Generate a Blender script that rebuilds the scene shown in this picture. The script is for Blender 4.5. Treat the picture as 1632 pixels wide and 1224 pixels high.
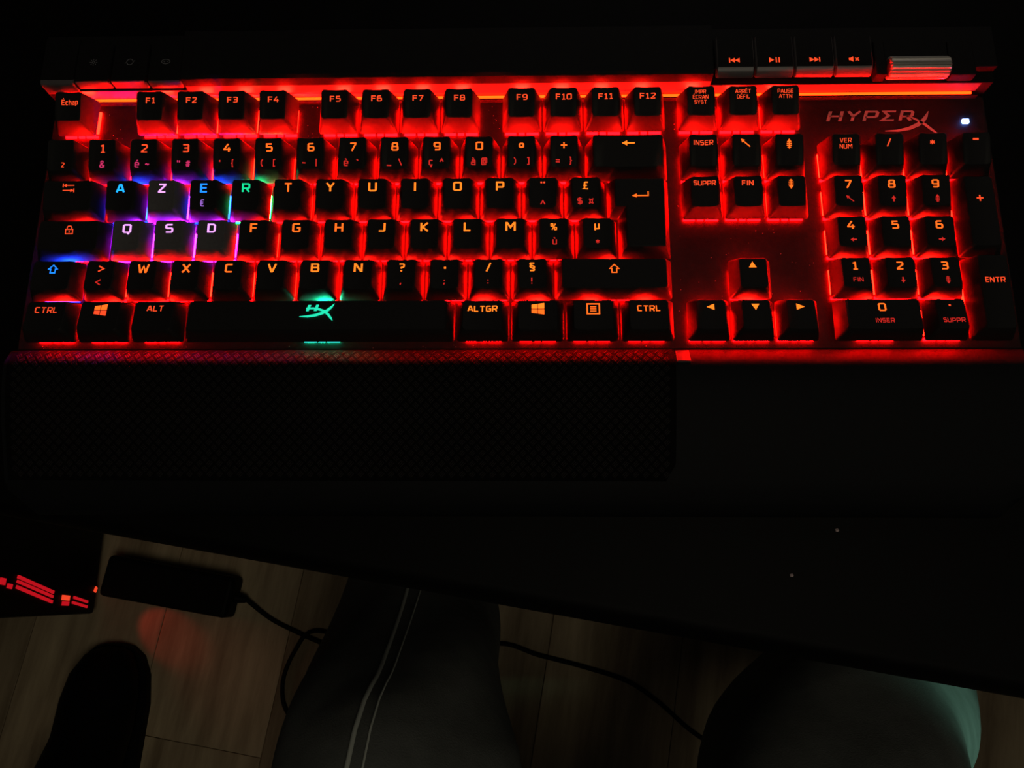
import bpy, bmesh, math, random
from mathutils import Vector, Matrix
random.seed(7)
for o in list(bpy.data.objects):
    bpy.data.objects.remove(o)
SC = bpy.context.scene
COL = SC.collection
MM = 0.001
PZ = 0.762                       # height of the keyboard's plate above the floor; the floor is z = 0
DESK_Z = 0.740


def W(x, y, z):
    """millimetres in the keyboard's frame (plate = 0) -> world metres"""
    return Vector((x * MM, y * MM, PZ + z * MM))


# ---------------------------------------------------------------- camera
cam_d = bpy.data.cameras.new('camera')
cam = bpy.data.objects.new('camera', cam_d)
COL.objects.link(cam)
R_wc = Matrix(((0.9997050825259063, 0.0052732164648259285, -0.023705298141678828),
               (0.0007262138122798461, 0.9692121241826713, 0.2462261784433428),
               (0.024273866304518672, -0.24617077715567523, 0.9689224571085145)))
mw = R_wc.transposed().to_4x4()
mw.translation = W(223.66, -114.42, 344.41)
cam.matrix_world = mw
cam_d.sensor_fit = 'HORIZONTAL'
cam_d.sensor_width = 36.0
cam_d.lens = 36.0 * 1303.45 / 1632.0
cam_d.clip_start = 0.01
SC.camera = cam

# ---------------------------------------------------------------- world, lamps, exposure
world = bpy.data.worlds.new('night_room')
SC.world = world
world.use_nodes = True
bg = world.node_tree.nodes['Background']
bg.inputs['Color'].default_value = (1.0, 0.93, 0.85, 1)
bg.inputs['Strength'].default_value = 0.008


def area(name, loc, target, size, power, color, spread=180):
    d = bpy.data.lights.new(name, 'AREA')
    d.shape = 'RECTANGLE'
    d.size, d.size_y = size
    d.energy = power
    d.color = color
    d.spread = math.radians(spread)
    o = bpy.data.objects.new(name, d)
    COL.objects.link(o)
    o.location = loc
    o.rotation_euler = (Vector(target) - Vector(loc)).to_track_quat('-Z', 'Y').to_euler()
    return o


def spot(name, loc, target, power, color, angle, blend=0.5, radius=0.02):
    d = bpy.data.lights.new(name, 'SPOT')
    d.energy = power
    d.color = color
    d.spot_size = math.radians(angle)
    d.spot_blend = blend
    d.shadow_soft_size = radius
    o = bpy.data.objects.new(name, d)
    COL.objects.link(o)
    o.location = loc
    o.rotation_euler = (Vector(target) - Vector(loc)).to_track_quat('-Z', 'Y').to_euler()
    return o


# the dim screen beyond the keyboard, an overhead fill added for legs and floor, a teal spot added on the trouser leg
area('monitor_glow', (0.40, 0.60, 1.15), (0.30, 0.02, 0.76), (0.55, 0.30), 0.22, (1.0, 0.90, 0.86))
area('overhead_fill', (0.55, -0.75, 2.35), (0.30, -0.2, 0.3), (0.8, 0.8), 3.4, (1.0, 0.90, 0.68))
spot('teal_leg_spot', (1.22, -0.42, 0.86), (0.605, -0.215, 0.40), 13.0, (0.42, 1.0, 0.74), 15, 0.6, 0.05)

SC.view_settings.view_transform = 'Standard'
SC.view_settings.look = 'None'
SC.view_settings.exposure = 0.0
SC.view_settings.gamma = 1.0
SC.view_settings.use_curve_mapping = False
SC.cycles.use_denoising = True
SC.cycles.sample_clamp_indirect = 4.0
SC.cycles.max_bounces = 6


# ---------------------------------------------------------------- materials
def mat(name, color, rough=0.5, metal=0.0, spec=0.5, noise=0.0, nscale=80.0, bump=0.0, bscale=400.0):
    m = bpy.data.materials.new(name)
    m.use_nodes = True
    nt = m.node_tree
    b = nt.nodes['Principled BSDF']
    b.inputs['Base Color'].default_value = (*color, 1)
    b.inputs['Roughness'].default_value = rough
    b.inputs['Metallic'].default_value = metal
    b.inputs['Specular IOR Level'].default_value = spec
    tc = nt.nodes.new('ShaderNodeTexCoord')
    if noise > 0:
        n = nt.nodes.new('ShaderNodeTexNoise')
        n.inputs['Scale'].default_value = nscale
        n.inputs['Detail'].default_value = 3
        nt.links.new(tc.outputs['Object'], n.inputs['Vector'])
        r = nt.nodes.new('ShaderNodeMapRange')
        r.inputs['To Min'].default_value = 1 - noise
        r.inputs['To Max'].default_value = 1 + noise
        nt.links.new(n.outputs['Fac'], r.inputs['Value'])
        mx = nt.nodes.new('ShaderNodeMix')
        mx.data_type = 'RGBA'
        mx.blend_type = 'MULTIPLY'
        mx.inputs['Factor'].default_value = 1.0
        mx.inputs['A'].default_value = (*color, 1)
        nt.links.new(r.outputs['Result'], mx.inputs['B'])
        nt.links.new(mx.outputs['Result'], b.inputs['Base Color'])
    if bump > 0:
        n2 = nt.nodes.new('ShaderNodeTexNoise')
        n2.inputs['Scale'].default_value = bscale
        nt.links.new(tc.outputs['Object'], n2.inputs['Vector'])
        bp = nt.nodes.new('ShaderNodeBump')
        bp.inputs['Strength'].default_value = bump
        bp.inputs['Distance'].default_value = 0.001
        nt.links.new(n2.outputs['Fac'], bp.inputs['Height'])
        nt.links.new(bp.outputs['Normal'], b.inputs['Normal'])
    return m


def emit(name, color, strength=1.0):
    m = bpy.data.materials.new(name)
    m.use_nodes = True
    nt = m.node_tree
    nt.nodes.remove(nt.nodes['Principled BSDF'])
    e = nt.nodes.new('ShaderNodeEmission')
    e.inputs['Color'].default_value = (*color, 1)
    e.inputs['Strength'].default_value = strength
    nt.links.new(e.outputs[0], nt.nodes['Material Output'].inputs['Surface'])
    return m


M = {
    'cap': mat('black_keycap_plastic', (0.014, 0.0135, 0.0135), 0.55, spec=0.15, noise=0.15, nscale=900),
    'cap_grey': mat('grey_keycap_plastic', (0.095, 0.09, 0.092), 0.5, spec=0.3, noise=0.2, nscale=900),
    'plate': mat('black_steel_plate', (0.013, 0.0118, 0.012), 0.6, spec=0.1, noise=0.3, nscale=300, bump=0.15),
    'body': mat('black_body_plastic', (0.008, 0.0075, 0.0075), 0.6, spec=0.1, noise=0.2, nscale=200),
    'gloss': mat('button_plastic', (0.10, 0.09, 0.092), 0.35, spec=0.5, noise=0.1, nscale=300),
    'roller': mat('ridged_metal', (0.45, 0.42, 0.38), 0.35, metal=0.6),
    'paint': mat('grey_print', (0.42, 0.34, 0.34), 0.6),
    'icon': mat('faint_print', (0.12, 0.12, 0.13), 0.6),
    'rest': mat('soft_black_rubber', (0.004, 0.0038, 0.004), 0.8, spec=0.03, noise=0.2, nscale=500),
    'rest_texture': mat('patterned_black_rubber', (0.020, 0.0175, 0.0175), 0.6, spec=0.05),
    'clip': mat('smooth_clip_plastic', (0.03, 0.029, 0.029), 0.5, spec=0.2),
    'rest_smooth': mat('smooth_black_plastic', (0.0075, 0.008, 0.009), 0.6, spec=0.08, noise=0.25, nscale=900),
    'switch': mat('clear_switch_plastic', (0.5, 0.5, 0.5), 0.3),
    'desk': mat('black_desk_top', (0.0028, 0.0026, 0.0026), 0.55, spec=0.08, noise=0.3, nscale=60),
    'desk_leg': mat('black_desk_leg', (0.008, 0.008, 0.008), 0.5),
    'dust': mat('dust', (0.55, 0.42, 0.42), 0.9),
    'black': mat('dull_black', (0.004, 0.004, 0.004), 0.6, spec=0.1),
    'cable': mat('cable_rubber', (0.004, 0.004, 0.004), 0.6, spec=0.1),
    'case': mat('black_case_metal', (0.006, 0.006, 0.006), 0.5, spec=0.15),
    'stitch': mat('pale_stitching', (0.62, 0.66, 0.60), 0.8),
    'dim': mat('case_grille', (0.02, 0.02, 0.02), 0.5),
    # light sources
    'orange': emit('legend_orange', (1.6, 0.20, 0.018)),
    'amber': emit('legend_amber', (1.6, 0.30, 0.022)),
    'red': emit('legend_red', (1.15, 0.085, 0.022)),
    'dimred': emit('legend_dim_red', (0.62, 0.022, 0.016)),
    'pink': emit('legend_pink', (0.62, 0.03, 0.13)),
    'violet_dim': emit('legend_dim_violet', (0.33, 0.14, 0.62)),
    'cyan': emit('legend_cyan', (0.02, 0.55, 1.6)),
    'blue': emit('legend_blue', (0.02, 0.33, 1.7)),
    'green': emit('legend_green', (0.01, 0.80, 0.33)),
    'aqua': emit('legend_aqua', (0.02, 0.86, 0.50)),
    'white_pink': emit('legend_white_pink', (1.2, 0.5, 1.5)),
    'bar': emit('light_bar_red', (11.0, 0.24, 0.012)),
    'status': emit('status_lamp_white', (8.0, 16.0, 60.0)),
    'pc_red': emit('case_red_glow', (0.5, 0.006, 0.012)),
    'pc_orange': emit('case_orange_red', (0.9, 0.06, 0.02)),
    'pc_dim': emit('case_dim_red', (0.16, 0.015, 0.012)),
}
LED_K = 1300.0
# lamp colour, then emission standing in for its scatter in the side and front plastic
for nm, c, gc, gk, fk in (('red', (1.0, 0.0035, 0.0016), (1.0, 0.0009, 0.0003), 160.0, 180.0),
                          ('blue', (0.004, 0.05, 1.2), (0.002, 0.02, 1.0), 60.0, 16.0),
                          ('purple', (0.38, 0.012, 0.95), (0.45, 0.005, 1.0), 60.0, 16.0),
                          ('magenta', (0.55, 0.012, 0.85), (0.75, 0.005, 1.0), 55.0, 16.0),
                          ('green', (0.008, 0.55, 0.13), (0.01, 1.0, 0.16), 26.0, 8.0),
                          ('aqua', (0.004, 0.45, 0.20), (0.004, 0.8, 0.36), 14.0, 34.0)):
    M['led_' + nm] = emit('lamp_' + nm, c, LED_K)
    M['side_glow_' + nm] = emit('painted_glow_side_' + nm, gc, gk)
    M['front_' + nm] = emit('painted_glow_front_' + nm, gc if nm != 'red' else (1.0, 0.00012, 0.00025), fk)


def jeans_mat():
    m = mat('dark_grey_denim', (0.15, 0.158, 0.15), 0.9, spec=0.1, noise=0.35, nscale=45, bump=0.3, bscale=900)
    return m


M['denim'] = jeans_mat()


def wood_mat():
    m = bpy.data.materials.new('oak_laminate')
    m.use_nodes = True
    nt = m.node_tree
    b = nt.nodes['Principled BSDF']
    b.inputs['Roughness'].default_value = 0.6
    b.inputs['Specular IOR Level'].default_value = 0.25
    tc = nt.nodes.new('ShaderNodeTexCoord')
    oi = nt.nodes.new('ShaderNodeObjectInfo')
    add = nt.nodes.new('ShaderNodeVectorMath')
    add.operation = 'ADD'
    sc = nt.nodes.new('ShaderNodeVectorMath')
    sc.operation = 'SCALE'
    sc.inputs['Scale'].default_value = 7.0
    comb = nt.nodes.new('ShaderNodeCombineXYZ')
    for k in range(3):
        nt.links.new(oi.outputs['Random'], comb.inputs[k])
    nt.links.new(comb.outputs[0], sc.inputs[0])
    nt.links.new(tc.outputs['Object'], add.inputs[0])
    nt.links.new(sc.outputs[0], add.inputs[1])
    mp = nt.nodes.new('ShaderNodeMapping')
    mp.inputs['Scale'].default_value = (26, 3.0, 1)
    nt.links.new(add.outputs[0], mp.inputs['Vector'])
    n = nt.nodes.new('ShaderNodeTexNoise')
    n.inputs['Scale'].default_value = 1.0
    n.inputs['Detail'].default_value = 6
    n.inputs['Roughness'].default_value = 0.65
    nt.links.new(mp.outputs[0], n.inputs['Vector'])
    n2 = nt.nodes.new('ShaderNodeTexNoise')
    n2.inputs['Scale'].default_value = 5.0
    n2.inputs['Detail'].default_value = 2
    nt.links.new(add.outputs[0], n2.inputs['Vector'])
    cr = nt.nodes.new('ShaderNodeValToRGB')
    cr.color_ramp.elements[0].position = 0.30
    cr.color_ramp.elements[0].color = (0.17, 0.118, 0.068, 1)
    cr.color_ramp.elements[1].position = 0.72
    cr.color_ramp.elements[1].color = (0.48, 0.38, 0.24, 1)
    nt.links.new(n.outputs['Fac'], cr.inputs['Fac'])
    mr = nt.nodes.new('ShaderNodeMapRange')
    mr.inputs['To Min'].default_value = 0.7
    mr.inputs['To Max'].default_value = 1.3
    nt.links.new(oi.outputs['Random'], mr.inputs['Value'])
    mx = nt.nodes.new('ShaderNodeMix')
    mx.data_type = 'RGBA'
    mx.blend_type = 'MULTIPLY'
    mx.inputs['Factor'].default_value = 1.0
    nt.links.new(cr.outputs['Color'], mx.inputs['A'])
    nt.links.new(mr.outputs['Result'], mx.inputs['B'])
    mx2 = nt.nodes.new('ShaderNodeMix')
    mx2.data_type = 'RGBA'
    mx2.blend_type = 'OVERLAY'
    mx2.inputs['Factor'].default_value = 0.5
    nt.links.new(mx.outputs['Result'], mx2.inputs['A'])
    nt.links.new(n2.outputs['Fac'], mx2.inputs['B'])
    nt.links.new(mx2.outputs['Result'], b.inputs['Base Color'])
    bp = nt.nodes.new('ShaderNodeBump')
    bp.inputs['Strength'].default_value = 0.15
    bp.inputs['Distance'].default_value = 0.001
    nt.links.new(n.outputs['Fac'], bp.inputs['Height'])
    nt.links.new(bp.outputs['Normal'], b.inputs['Normal'])
    return m


M['wood'] = wood_mat()


# ---------------------------------------------------------------- mesh helpers (mm unless said otherwise)
class MB:
    def __init__(self):
        self.v, self.f = [], []

    def add(self, verts, faces):
        n = len(self.v)
        self.v += [tuple(p) for p in verts]
        self.f += [tuple(i + n for i in q) for q in faces]

    def box(self, x0, x1, y0, y1, z0, z1):
        self.add([(x0, y0, z0), (x1, y0, z0), (x1, y1, z0), (x0, y1, z0), (x0, y0, z1), (x1, y0, z1), (x1, y1, z1), (x0, y1, z1)],
                 [(0, 3, 2, 1), (4, 5, 6, 7), (0, 1, 5, 4), (1, 2, 6, 5), (2, 3, 7, 6), (3, 0, 4, 7)])

    def prism_x(self, prof, x0, x1):
        """closed (y, z) profile extruded along x"""
        n = len(prof)
        self.add([(x0, y, z) for y, z in prof] + [(x1, y, z) for y, z in prof],
                 [(i, (i + 1) % n, n + (i + 1) % n, n + i) for i in range(n)] + [tuple(range(n))[::-1], tuple(range(n, 2 * n))])

    def prism_z(self, poly, z0, z1):
        n = len(poly)
        self.add([(x, y, z0) for x, y in poly] + [(x, y, z1) for x, y in poly],
                 [(i, (i + 1) % n, n + (i + 1) % n, n + i) for i in range(n)] + [tuple(range(n))[::-1], tuple(range(n, 2 * n))])

    def loft(self, rings, cap0=True, cap1=True):
        n = len(rings[0])
        vs = [p for r in rings for p in r]
        fs = []
        for k in range(len(rings) - 1):
            for i in range(n):
                j = (i + 1) % n
                fs.append((k * n + i, k * n + j, (k + 1) * n + j, (k + 1) * n + i))
        if cap0:
            fs.append(tuple(range(n))[::-1])
        if cap1:
            fs.append(tuple((len(rings) - 1) * n + i for i in range(n)))
        self.add(vs, fs)

    def mesh(self, name, material, smooth=None, scale=MM):
        me = bpy.data.meshes.new(name)
        me.from_pydata([(x * scale, y * scale, z * scale) for x, y, z in self.v], [], self.f)
        bm = bmesh.new()
        bm.from_mesh(me)
        bmesh.ops.recalc_face_normals(bm, faces=bm.faces)
        bm.to_mesh(me)
        bm.free()
        me.materials.append(material)
        if smooth is not None:
            me.shade_smooth()
            me.set_sharp_from_angle(angle=math.radians(smooth))
        me.update()
        return me


def link(name, me, parent=None, loc=(0, 0, 0)):
    """loc in mm, relative to the parent"""
    o = bpy.data.objects.new(name, me)
    COL.objects.link(o)
    if parent is not None:
        o.parent = parent
    o.location = (loc[0] * MM, loc[1] * MM, loc[2] * MM)
    return o


def thing(name, label, cat, loc, group=None):
    o = bpy.data.objects.new(name, None)
    COL.objects.link(o)
    o.location = loc
    o.empty_display_size = 0.02
    return tag(o, label, cat, group)


def tag(o, label, cat, group=None):
    o['label'] = label
    o['category'] = cat
    if group:
        o['group'] = group
    return o


def bevel(o, w, seg=2, angle=35):
    b = o.modifiers.new('bevel', 'BEVEL')
    b.width = w * MM
    b.segments = seg
    b.limit_method = 'ANGLE'
    b.angle_limit = math.radians(angle)
    return o


# ---------------------------------------------------------------- floor of separate planks
ANG = math.radians(-9.5)
floor_root = bpy.data.objects.new('floor', None)
COL.objects.link(floor_root)
floor_root['kind'] = 'structure'
floor_root.location = (0.2, -0.2, 0)
floor_root.rotation_euler = (0, 0, ANG)
PW, PL = 0.168, 1.20
sub = MB()
sub.box(-1900, 1900, -1900, 1900, -30, -9.5)
link('underlay', sub.mesh('underlay', M['black']), floor_root)
pm = MB()
pm.box(-PW * 500 + 0.35, PW * 500 - 0.35, -PL * 500 + 0.35, PL * 500 - 0.35, -9, -0.4)
# eased upper edge
pm.loft([[(-PW * 500 + 0.35, -PL * 500 + 0.35, -0.4), (PW * 500 - 0.35, -PL * 500 + 0.35, -0.4), (PW * 500 - 0.35, PL * 500 - 0.35, -0.4), (-PW * 500 + 0.35, PL * 500 - 0.35, -0.4)],
         [(-PW * 500 + 1.1, -PL * 500 + 1.1, 0), (PW * 500 - 1.1, -PL * 500 + 1.1, 0), (PW * 500 - 1.1, PL * 500 - 1.1, 0), (-PW * 500 + 1.1, PL * 500 - 1.1, 0)]], cap0=False)
plank_me = pm.mesh('plank', M['wood'])
for i in range(-9, 10):
    off = (0.30 * i * 1.7 + 0.06) % PL
    for j in range(-2, 3):
        u = 0.042 + PW * (i + 0.5)
        v = off + PL * j - 0.5
        if abs(v) > 1.9:
            continue
        link('plank', plank_me, floor_root, (u * 1000, v * 1000, 0))

# ---------------------------------------------------------------- desk
desk = thing('desk', 'black desk with a rounded front edge running at a slant under the keyboard', 'desk', (0.2, -0.1185, 0))
desk.rotation_euler = (0, 0, ANG)
TH = 26.0
prof = [(0 + 9 - 9 * math.cos(a), 740 - TH / 2 + TH / 2 * math.sin(a)) for a in [math.radians(d) for d in range(-90, 91, 15)]]
prof = prof + [(780, 740), (780, 740 - TH)]
dm = MB()
dm.prism_x(prof, -820, 820)
link('desk_top', dm.mesh('desk_top', M['desk'], 40), desk)
for sx in (-1, 1):
    lm = MB()
    lm.box(sx * 790 - 20, sx * 790 + 20, 60, 720, 0, 740 - TH)
    bevel(link('side_panel', lm.mesh('side_panel', M['desk_leg']), desk), 3)

# ---------------------------------------------------------------- keyboard
KB0 = -22.0                       # desk level in keyboard mm
kb = thing('keyboard', 'black backlit mechanical keyboard with glowing red legends on the black desk', 'keyboard', (0.2, 0.06, DESK_Z))


def K(x, y, z):
    """keyboard mm -> mm relative to the keyboard's empty"""
    return (x - 200.0, y - 60.0, z - KB0)


def kpart(name, mb, material, smooth=None, label=None, loc=None, parent=None):
    """mb is in keyboard mm"""
    me = mb.mesh(name, material, smooth)
    o = link(name, me, parent or kb, loc if loc else K(0, 0, 0))
    if label:
        o['label'] = label
    return o


b = MB()
b.loft([[(-5, -11, -22), (435, -11, -22), (435, 139, -22), (-5, 139, -22)],
        [(-6, -11.3, -20), (436, -11.3, -20), (436, 140, -20), (-6, 140, -20)],
        [(-6, -11.3, -2.2), (436, -11.3, -2.2), (436, 140, -2.2), (-6, 140, -2.2)]])
kpart('base', b, M['body'], label='black plastic lower shell')
b = MB()
b.loft([[(-6, -11.2, -2.2), (436, -11.2, -2.2), (436, 112, -2.2), (-6, 112, -2.2)],
        [(-6, -11.2, -0.4), (436, -11.2, -0.4), (436, 112, -0.4), (-6, 112, -0.4)],
        [(-5.5, -10.8, 0), (435.5, -10.8, 0), (435.5, 112, 0), (-5.5, 112, 0)]])
kpart('top_plate', b, M['plate'], label='black metal plate under the keys, dusty')

# upper control strip
b = MB()
b.prism_x([(113.9, -2.2), (113.9, 8.6), (119, 9.2), (119, 13.5), (140, 13.5), (140, -2.2)], -6, 61)
b.prism_x([(113.9, -2.2), (113.9, 8.8), (119, 9.2), (119, 13.5), (140, 13.5), (140, -2.2)], 306.8, 436)
b.prism_x([(113.9, -2.2), (113.9, 4.6), (114.5, 5.0), (115.2, 15.4), (116.6, 16.4), (140, 16.4), (140, -2.2)], 61, 306.8)
kpart('control_strip', b, M['body'], label='raised black strip along the back of the keyboard')
b = MB()
b.prism_x([(112.55, 0.05), (112.55, 1.4), (112.8, 1.75), (113.85, 1.9), (113.85, 0.05)], 12.5, 429.5)
kpart('light_bar', b, M['bar'], label='glowing orange red light bar')
b = MB()
b.prism_x([(111.3, 0.0), (111.5, 1.5), (111.8, 2.0), (112.4, 2.0), (112.5, 0.0)], 8, 432)
kpart('bar_lip', b, M['body'], label='thin black lip in front of the light bar')
b = MB()
b.prism_x([(113.86, 2.4), (113.84, 4.6), (114.4, 5.2), (115.3, 15.2), (115.5, 15.2), (115.0, 2.4)], 61.2, 306.6)
kpart('fascia', b, M['gloss'], label='long grey front face of the control strip lit red')
b = MB()
b.prism_x([(113.86, 2.4), (113.86, 8.2), (114.2, 8.4), (114.2, 2.4)], 306.8, 431)
b2 = kpart('fascia', b, M['gloss'])
b = MB()
b.prism_x([(113.86, 2.4), (113.86, 8.2), (114.2, 8.4), (114.2, 2.4)], 10.5, 61)
kpart('fascia', b, M['gloss'])


def round_button(x0, x1, yf, yb, z0, zt, rad=4.0):
    """push button with a rolled front edge, ends slightly eased"""
    m = MB()
    def pr(d):
        pts = [(yf + d, z0), (yf + d, zt - rad)]
        for a in range(15, 91, 15):
            t = math.radians(a)
            pts.append((yf + d + rad * 1.4 * (1 - math.cos(t)), zt - d - rad + rad * math.sin(t)))
        pts += [(yb - d, zt - d), (yb - d, z0)]
        return pts
    rings = []
    for x, d in ((x0, 0.6), (x0 + 0.5, 0.0), (x1 - 0.5, 0.0), (x1, 0.6)):
        rings.append([(x, y, z) for y, z in pr(d)])
    m.loft(rings)
    return m


# ---- stroke font -------------------------------------------------------------
def P(*a):
    return [tuple(map(float, q)) for q in a]


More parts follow.
